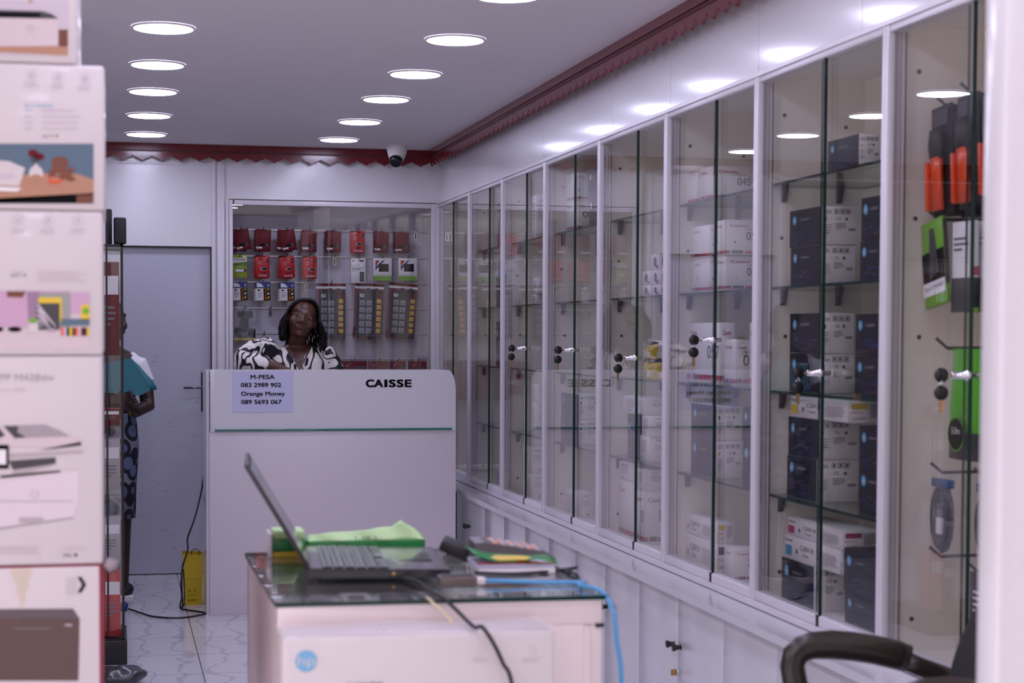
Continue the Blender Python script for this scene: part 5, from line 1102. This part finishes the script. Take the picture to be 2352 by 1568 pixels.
def face_bits(T, parent, blink=True):
    for s in (-1, 1):
        b = MB(); b.T = T; b.ball((s*.031, -.0685, .005), (.0135, .011, .0100), M_eye, 14, 10); b.ball((s*.031-.001, -.0770, .0005), (.0062, .004, .0062), M_iris, 12, 8); e = b.build('eye', parent)
        b = MB(); b.T = T; k0 = len(b.v); b.ball((s*.031, -.0690, .0060), (.0160, .0125, .0120), M_skin, 16, 16)
        b.v = [v for v in b.v]
        # keep the upper lid: the part of the shell above the gaze line
        keep = []; Ti = T.inverted()
        for q, f in enumerate(b.f):
            c = Ti @ (sum((b.v[i] for i in f), V(0, 0, 0))/len(f))
            if c.z > .0012: keep.append(q)
        b.f = [b.f[q] for q in keep]; b.m = [b.m[q] for q in keep]; b.sm = [b.sm[q] for q in keep]; b.build('eyelid', e)
        b = MB(); b.T = T; b.tube([(s*.014, -.0845, .028), (s*.026, -.086, .0345), (s*.038, -.080, .034), (s*.050, -.068, .026)], [.0010, .0018, .0016, .0006], M_hair, n=6); b.build('eyebrow', parent)
    b = MB(); b.T = T @ Matrix.Translation((0, .006, .001))
    b.tube([(-.026, -.078, -.0550), (-.016, -.0865, -.0565), (-.004, -.0915, -.0550), (0, -.0915, -.0562), (.004, -.0915, -.0550), (.016, -.0865, -.0565), (.026, -.078, -.0550)], [.0010, .0028, .0034, .0030, .0034, .0028, .0010], M_lip, n=8)
    b.tube([(-.025, -.0785, -.0560), (-.013, -.0870, -.0635), (0, -.0895, -.0660), (.013, -.0870, -.0635), (.025, -.0785, -.0560)], [.0010, .0036, .0046, .0036, .0010], M_lip, n=8); b.build('lips', parent)
    b = MB(); b.T = T @ Matrix.Translation((0, .006, .001)); b.tube([(-.026, -.0800, -.0545), (-.014, -.0895, -.0600), (0, -.0930, -.0606), (.014, -.0895, -.0600), (.026, -.0800, -.0545)], [.0007]*5, M_iris, n=5); b.build('mouth_line', parent)
# ---- the cashier behind the counter
W0 = V(.985, 9.80, 0)
per = tag(empty('person', (W0.x, W0.y, 0)), 'woman with shoulder-length braids in a black and white print blouse, leaning on the cash counter', 'person')
def wb(b, name, parent, **k):
    """vertices written in room coordinates"""
    inv = -W0
    b.v = [v+inv for v in b.v]; return b.build(name, parent, **k)
hc = aty(694, 733, 9.74)
HT = Matrix.Translation(hc) @ Matrix.Rotation(math.radians(14), 4, 'Y') @ Matrix.Rotation(math.radians(-9), 4, 'X') @ Matrix.Rotation(math.radians(-4), 4, 'Z') @ Matrix.Diagonal((1.07, 1.02, .97, 1))
nb_ = V(.985, 9.81, 1.30)
tors = [(.985, 9.83, .84, .165, .11), (.985, 9.82, .98, .135, .095), (.985, 9.80, 1.10, .15, .105), (.985, 9.79, 1.20, .172, .112), (.985, 9.795, 1.275, .172, .098), (.983, 9.80, 1.325, .135, .075), (.980, 9.805, 1.352, .085, .058), (.978, 9.805, 1.372, .056, .052)]
b = MB(); head(b, HT, M_skin)
nk = HT @ V(0, .018, -.055)
b.tube([(.978, 9.81, 1.30), (.979, 9.808, 1.36), tuple(nk.lerp(V(.979, 9.806, 1.36), .5)), tuple(nk)], [.060, .052, .050, .052], M_skin, n=18)
b.loft([(x, y, z, rx*.93, ry*.92) for x, y, z, rx, ry in tors], M_skin)
# left-of-picture arm: shoulder, elbow out, forearm laid on the counter top
b.tube([(.84, 9.79, 1.30), (.765, 9.74, 1.32), (.69, 9.64, 1.295), (.668, 9.575, 1.282)], [.050, .047, .042, .038], M_skin, n=14)
b.tube([(.668, 9.575, 1.282), (.74, 9.535, 1.272), (.82, 9.515, 1.252), (.895, 9.505, 1.222), (.925, 9.502, 1.208)], [.040, .040, .034, .025, .022], M_skin, n=14)
b.ball((.955, 9.50, 1.196), (.036, .030, .014), M_skin)
for k, (dy, L) in enumerate(((-.022, .052), (-.008, .060), (.007, .056), (.021, .044))):
    b.tube([(.975, 9.50+dy, 1.192), (.975+L*.5, 9.50+dy*1.1, 1.192), (.975+L*.85, 9.50+dy*1.1, 1.185), (.975+L, 9.50+dy*1.1, 1.180)], [.0085, .008, .0075, .0065], M_skin, n=8)
b.tube([(.935, 9.478, 1.195), (.955, 9.464, 1.190), (.975, 9.460, 1.183)], [.010, .009, .0075], M_skin, n=8)
# right-of-picture arm hangs down behind the counter
b.tube([(1.125, 9.80, 1.285), (1.165, 9.78, 1.20), (1.175, 9.76, 1.06), (1.12, 9.66, 1.02), (1.05, 9.58, 1.03)], [.048, .046, .038, .034, .024], M_skin, n=14)
b.ball((1.02, 9.55, 1.03), (.03, .03, .016), M_skin)
for k in range(4): b.tube([(1.015-.012*k, 9.535+.002*k, 1.03), (.99-.012*k, 9.50+.004*k, 1.028), (.975-.012*k, 9.485+.004*k, 1.012)], [.0085, .008, .0065], M_skin, n=8)
b.tube([(1.035, 9.53, 1.03), (1.03, 9.505, 1.028), (1.02, 9.49, 1.022)], [.010, .009, .007], M_skin, n=8)
body = wb(b, 'body', per); remesh(body, .0038, 9)
fb = MB(); Tl = Matrix.Translation(-W0) @ HT; face_bits(Tl, per)
# blouse
M_z2 = M_zebra
def vneck(c):
    # opening widens from the breast bone up to the shoulders
    return c.y < 9.80 and c.z > 1.215 and abs(c.x-(.982)) < .006+.075*(c.z-1.215)/.13
b = MB(); bl = [(x, y, z, rx*1.05+.004, ry*1.08+.004) for x, y, z, rx, ry in tors[:-1]]; bl[-1] = (.980, 9.81, 1.352, .088, .062)
fine = []
for r0, r1_ in zip(bl, bl[1:]):
    for k in range(6): fine.append(tuple(a+(c_-a)*k/6 for a, c_ in zip(r0, r1_)))
fine.append(bl[-1]); b.loft(fine, M_z2, cap=False, n=84, skip=vneck)
bo = wb(b, 'blouse', per); sd = bo.modifiers.new('cloth', 'SOLIDIFY'); sd.thickness = .003; sd.offset = 1
b = MB()
b.ball((.835, 9.79, 1.335), (.062, .065, .045), M_z2); b.ball((.815, 9.78, 1.372), (.040, .038, .030), M_z2)
b.tube([(.86, 9.79, 1.305), (.80, 9.77, 1.335), (.735, 9.70, 1.322), (.682, 9.62, 1.290), (.672, 9.565, 1.278), (.715, 9.530, 1.270), (.765, 9.520, 1.262)], [.060, .068, .066, .056, .052, .050, .040], M_z2, n=22)
b.tube([(.765, 9.520, 1.262), (.785, 9.518, 1.262), (.800, 9.517, 1.258)], [.036, .046, .040], M_z2, n=18)
for p_, r_ in (((.75, 9.67, 1.352), .030), ((.705, 9.60, 1.325), .026), ((.74, 9.53, 1.300), .024), ((.650, 9.58, 1.262), .028), ((.80, 9.74, 1.372), .026)): b.ball(p_, r_, M_z2, 14, 10)
sl = wb(b, 'sleeve', per); remesh(sl, .005, 3); folds(sl)
b = MB(); b.ball((1.125, 9.79, 1.315), (.058, .062, .040), M_z2); b.ball((1.14, 9.785, 1.335), (.040, .040, .024), M_z2)
b.tube([(1.10, 9.79, 1.29), (1.15, 9.785, 1.285), (1.180, 9.775, 1.22), (1.185, 9.76, 1.12), (1.165, 9.72, 1.05)], [.056, .062, .060, .055, .044], M_z2, n=22)
sl = wb(b, 'sleeve', per); remesh(sl, .005, 3); folds(sl)
# collar edges along the neckline, dark and white
b = MB()
for s in (-1, 1):
    pts = []
    for k in range(9):
        z = 1.222+(1.345-1.222)*k/8; w_ = .006+.075*(z-1.215)/.13; 
        i = max(j for j in range(len(bl)) if bl[j][2] <= z); j = min(i+1, len(bl)-1); t = 0 if i == j else (z-bl[i][2])/(bl[j][2]-bl[i][2]); rx = bl[i][3]+(bl[j][3]-bl[i][3])*t; ry = bl[i][4]+(bl[j][4]-bl[i][4])*t; cy = bl[i][1]+(bl[j][1]-bl[i][1])*t
        q = min(.98, w_/rx); pts.append((.982+s*w_, cy-ry*math.sqrt(1-q*q)-.003, z))
    b.tube(pts, [(.004, .010)]*9, M_z2, n=8)
wb(b, 'collar', per)
# trousers and shoes behind the counter
b = MB(); Mtr = mat('dark_trousers', (30, 30, 38), rough=.7)
b.loft([(.985, 9.83, .80, .165, .115), (.985, 9.83, .90, .160, .11), (.985, 9.82, .99, .142, .10)], Mtr)
for s in (-1, 1): b.tube([(.985+s*.075, 9.83, .84), (.985+s*.085, 9.83, .62), (.985+s*.09, 9.84, .45), (.985+s*.09, 9.86, .08)], [.085, .075, .058, .045], Mtr, n=16)
tr = wb(b, 'trousers', per); remesh(tr, .008, 3)
for s in (-1, 1):
    b = MB(); b.ball((.985+s*.092, 9.81, .034), (.042, .115, .034), M_black); wb(b, 'shoe', per)
# necklace and earrings
b = MB(); b.tube([(.935, 9.765, 1.352), (.945, 9.722, 1.31), (.965, 9.700, 1.262), (.983, 9.694, 1.238), (1.0, 9.700, 1.262), (1.020, 9.722, 1.31), (1.028, 9.765, 1.352)], .0014, M_chrome, n=5); wb(b, 'necklace', per)
for s in (-1, 1):
    b = MB(); b.T = Tl; c0 = V(s*.080, .006, -.046); b.tube([(c0.x+.0*math.sin(a), c0.y+.011*math.cos(a*.5236), c0.z+.013*math.sin(a*.5236)) for a in range(13)], .0014, M_chrome, n=5)
    if s > 0: b.ball((c0.x, c0.y, c0.z-.034), (.004, .004, .005), M_chrome, 8, 6); b.tube([(c0.x, c0.y, c0.z-.012), (c0.x, c0.y, c0.z-.032)], .0008, M_chrome, n=4)
    b.build('earring', per)
# braided hair
b = MB(); b.T = HT; b.ball((0, .034, .044), (.080, .092, .082), M_hair, 28, 18); b.ball((0, .062, -.01), (.074, .062, .085), M_hair, 24, 16)
b.T = Matrix.Identity(4); rh = random.Random(11)
def braid(side, th, rz, k):
    """from the parting over the scalp, then straight down"""
    P = []; part = .018
    a0 = th
    for q in range(6):
        t = q/5; x = part+(side*.083-part)*math.sin(t*1.5708); z = .124-(.124-.02)*(1-math.cos(t*1.5708)); y = -.058+a0*.162
        y2 = y+(.012*math.sin(t*3))
        zf = z*(1-.35*abs(a0-.35)) if a0 > .35 else z-(.35-a0)*.055
        P.append(HT @ V(x, y2, zf))
    e_ = P[-1]; L = rz
    outx = side*rh.uniform(.004, .034); ph = rh.uniform(0, 6)
    for q in range(1, 12):
        t = q/11; P.append(V(e_.x+outx*math.sin(t*2.4)+.0055*math.sin(t*13+ph)+side*.006*t, e_.y-.012*t*(1-a0)+.004*math.cos(t*11+ph), e_.z-L*t))
    r = [.0052+.0012*math.sin(i*2.1) for i in range(len(P))]; r[-1] = .003
    # twisted strand look
    out = []; rr2 = []
    for i in range(len(P)-1):
        for s_ in range(3):
            out.append(P[i].lerp(P[i+1], s_/3)); rr2.append(.0050+.0016*(s_ == 1))
    b.tube(out, rr2, M_hair, n=6)
for side in (-1, 1):
    for k in range(24):
        th = .02+.96*k/23; braid(side, th, rh.uniform(.135, .175) if side > 0 else rh.uniform(.115, .15), k)
    for k in range(14):
        th = .10+.88*k/13; braid(side, th, rh.uniform(.09, .17) if side > 0 else rh.uniform(.08, .14), k)
for k in range(22):
    a = math.pi*k/21; c0 = HT @ V(.078*math.cos(a), .050+.075*math.sin(a), .0); L = rh.uniform(.15, .20); ph = rh.uniform(0, 6)
    b.tube([HT @ V(.03*math.cos(a), .06*math.sin(a)+.03, .115), HT @ V(.062*math.cos(a), .045+.066*math.sin(a), .075)]+[V(c0.x+.004*math.sin(q*1.5+ph), c0.y+.004*math.cos(q*1.3+ph), c0.z-L*q/8) for q in range(9)], .006, M_hair, n=6)
hair = wb(b, 'hair', per)
# ---- the person half hidden behind the glass tower
PX_, PY_ = -.035, 9.92; W1 = V(PX_, PY_, 0)
per2 = tag(empty('person', tuple(W1)), 'person in a white short-sleeved top holding a teal folder, half hidden behind the glass tower', 'person')
def wc(b, name, parent, **k): b.v = [v-W1 for v in b.v]; return b.build(name, parent, **k)
b = MB(); H2 = Matrix.Translation((PX_+.022, PY_-.02, 1.49)) @ Matrix.Rotation(math.radians(50), 4, 'Z'); head(b, H2, M_skin2)
t2 = [(PX_, PY_, .86, .165, .12), (PX_, PY_, 1.0, .145, .105), (PX_, PY_, 1.15, .16, .11), (PX_, PY_, 1.25, .175, .105), (PX_, PY_, 1.31, .145, .085), (PX_, PY_, 1.345, .08, .06), (PX_, PY_, 1.37, .05, .05)]
b.loft(t2, M_skin2); b.tube([(PX_, PY_, 1.33), (PX_+.015, PY_-.01, 1.44)], [.052, .05], M_skin2, n=14)
b.tube([(PX_+.15, PY_, 1.27), (PX_+.205, PY_-.02, 1.13), (PX_+.215, PY_-.05, 1.03), (PX_+.15, PY_-.16, 1.005), (PX_+.09, PY_-.24, 1.045), (PX_+.08, PY_-.25, 1.06)], [.05, .044, .040, .036, .026, .024], M_skin2, n=14)
b.ball((PX_+.085, PY_-.26, 1.085), (.032, .018, .040), M_skin2)
for k in range(4): b.tube([(PX_+.098+.010*k, PY_-.268, 1.105-.016*k), (PX_+.12+.012*k, PY_-.285, 1.11-.018*k), (PX_+.125+.012*k, PY_-.270, 1.118-.018*k)], [.0095, .0085, .0075], M_skin2, n=8)
b.tube([(PX_+.07, PY_-.27, 1.075), (PX_+.065, PY_-.295, 1.10), (PX_+.075, PY_-.30, 1.12)], [.011, .010, .008], M_skin2, n=8)
b.tube([(PX_-.15, PY_, 1.27), (PX_-.205, PY_-.02, 1.13), (PX_-.215, PY_-.05, 1.03), (PX_-.15, PY_-.18, 1.01), (PX_-.07, PY_-.25, 1.045)], [.05, .044, .040, .036, .024], M_skin2, n=14)
b.ball((PX_-.045, PY_-.265, 1.055), (.035, .018, .030), M_skin2)
for k in range(4): b.tube([(PX_-.02, PY_-.275, 1.075-.014*k), (PX_+.005, PY_-.285, 1.078-.015*k), (PX_+.02, PY_-.278, 1.075-.015*k)], [.0095, .0085, .0075], M_skin2, n=8)
b.tube([(PX_-.045, PY_-.28, 1.075), (PX_-.035, PY_-.30, 1.10), (PX_-.02, PY_-.305, 1.11)], [.011, .010, .008], M_skin2, n=8)
for s in (-1, 1): b.tube([(PX_+s*.07, PY_, .86), (PX_+s*.075, PY_, .5), (PX_+s*.075, PY_+.01, .10), (PX_+s*.075, PY_, .05)], [.08, .058, .038, .036], M_skin2, n=14); b.ball((PX_+s*.08, PY_-.05, .035), (.036, .10, .03), M_skin2)
o = wc(b, 'body', per2); remesh(o, .006, 3)
b = MB(); b.loft([(x, y, z, rx*1.07+.005, ry*1.08+.005) for x, y, z, rx, ry in t2[:-1]], M_wtxt, cap=False)
b.tube([(PX_+.06, PY_, 1.27), (PX_+.170, PY_-.008, 1.24), (PX_+.200, PY_-.018, 1.15)], [.058, .060, .056], M_wtxt, n=18); b.tube([(PX_-.06, PY_, 1.27), (PX_-.170, PY_-.008, 1.24), (PX_-.200, PY_-.018, 1.15)], [.058, .060, .056], M_wtxt, n=18)
o = wc(b, 'white_top', per2); remesh(o, .008, 2)
m = bpy.data.materials.new('navy_patterned_cloth'); m.use_nodes = True; n, l = m.node_tree.nodes, m.node_tree.links; bb_ = n['Principled BSDF']; tc = n.new('ShaderNodeTexCoord'); vo = n.new('ShaderNodeTexVoronoi'); vo.inputs['Scale'].default_value = 11; l.new(tc.outputs['Object'], vo.inputs[0]); cr = n.new('ShaderNodeValToRGB'); cr.color_ramp.interpolation = 'CONSTANT'
cr.color_ramp.elements[0].color = lin((90, 100, 130))+(1,); cr.color_ramp.elements[1].position = .38; cr.color_ramp.elements[1].color = lin((14, 18, 36))+(1,); k_ = cr.color_ramp.elements.new(.62); k_.color = lin((120, 122, 140))+(1,); l.new(vo.outputs[0], cr.inputs[0]); l.new(cr.outputs[0], bb_.inputs['Base Color']); bb_.inputs['Roughness'].default_value = .7
b = MB(); b.loft([(PX_, PY_, .42, .15, .14), (PX_, PY_, .60, .155, .14), (PX_, PY_, .80, .17, .14), (PX_, PY_, .92, .160, .125), (PX_, PY_, .99, .150, .112)], m, cap=False); o = wc(b, 'skirt', per2); o.modifiers.new('cloth', 'SOLIDIFY').thickness = .004
for s in (-1, 1):
    b = MB(); b.ball((PX_+s*.08+.012, PY_-.055, .036), (.046, .118, .034), M_mattb); b.box((PX_+s*.08-.03, PY_-.16, .0), (PX_+s*.08+.055, PY_+.05, .014), M_wtxt, bev=.005); o = wc(b, 'shoe', per2, label='black shoe with a white sole')
b = MB(); b.T = H2; b.ball((0, .026, .046), (.080, .094, .082), M_hair, 24, 16); b.ball((0, .08, -.01), (.05, .04, .045), M_hair, 16, 12); b.T = Matrix.Identity(4); wc(b, 'hair', per2)
b = MB(); b.tube([(PX_+.128+.036*math.cos(a*.5236)*.3, PY_-.195+.030*math.cos(a*.5236), 1.022+.040*math.sin(a*.5236)) for a in range(13)], .003, M_gold, n=6); wc(b, 'bracelet', per2, label='gold chain bracelet')
# teal folder, bent open like a cone in the hands
Mt = mat('teal_card', (44, 116, 126), rough=.55)
YFo = PY_-.275; A_ = [aty(285, 840, YFo), aty(300, 822, YFo), aty(352, 893, YFo), aty(361, 896, YFo), aty(318, 908, YFo), aty(285, 912, YFo)]
b = MB(); N = 10; L0, L1 = aty(230, 838, YFo), aty(228, 930, YFo); vs = []
tp = [aty(230, 836, YFo), aty(300, 822, YFo)]; bt = [aty(225, 900, YFo), aty(322, 908, YFo)]
vs = [tuple(tp[0]), tuple(tp[1]), tuple(aty(346, 896, YFo)), tuple(bt[1]), tuple(bt[0])]
b.add(vs, [(0, 4, 3, 2, 1)], Mt)
e0 = tp[1]; cv = [e0, aty(318, 838, YFo), aty(335, 858, YFo), aty(350, 874, YFo), aty(359, 888, YFo), aty(360, 895, YFo), aty(346, 896, YFo)]
back = [V(p.x, YFo+.03*math.sin(math.pi*i/6)+.004, p.z) for i, p in enumerate(cv)]
inner = [V(*vs[1]).lerp(V(*vs[2]), i/6) for i in range(7)]
b.add([tuple(p) for p in back]+[tuple(p) for p in inner], [(i, i+1, 8+i, 7+i) for i in range(6)], Mt, True)
o = b.build('paper_folder'); sdm = o.modifiers.new('card', 'SOLIDIFY'); sdm.thickness = .0015
tag(o, 'teal card folder held bent open by the person behind the glass tower', 'folder')
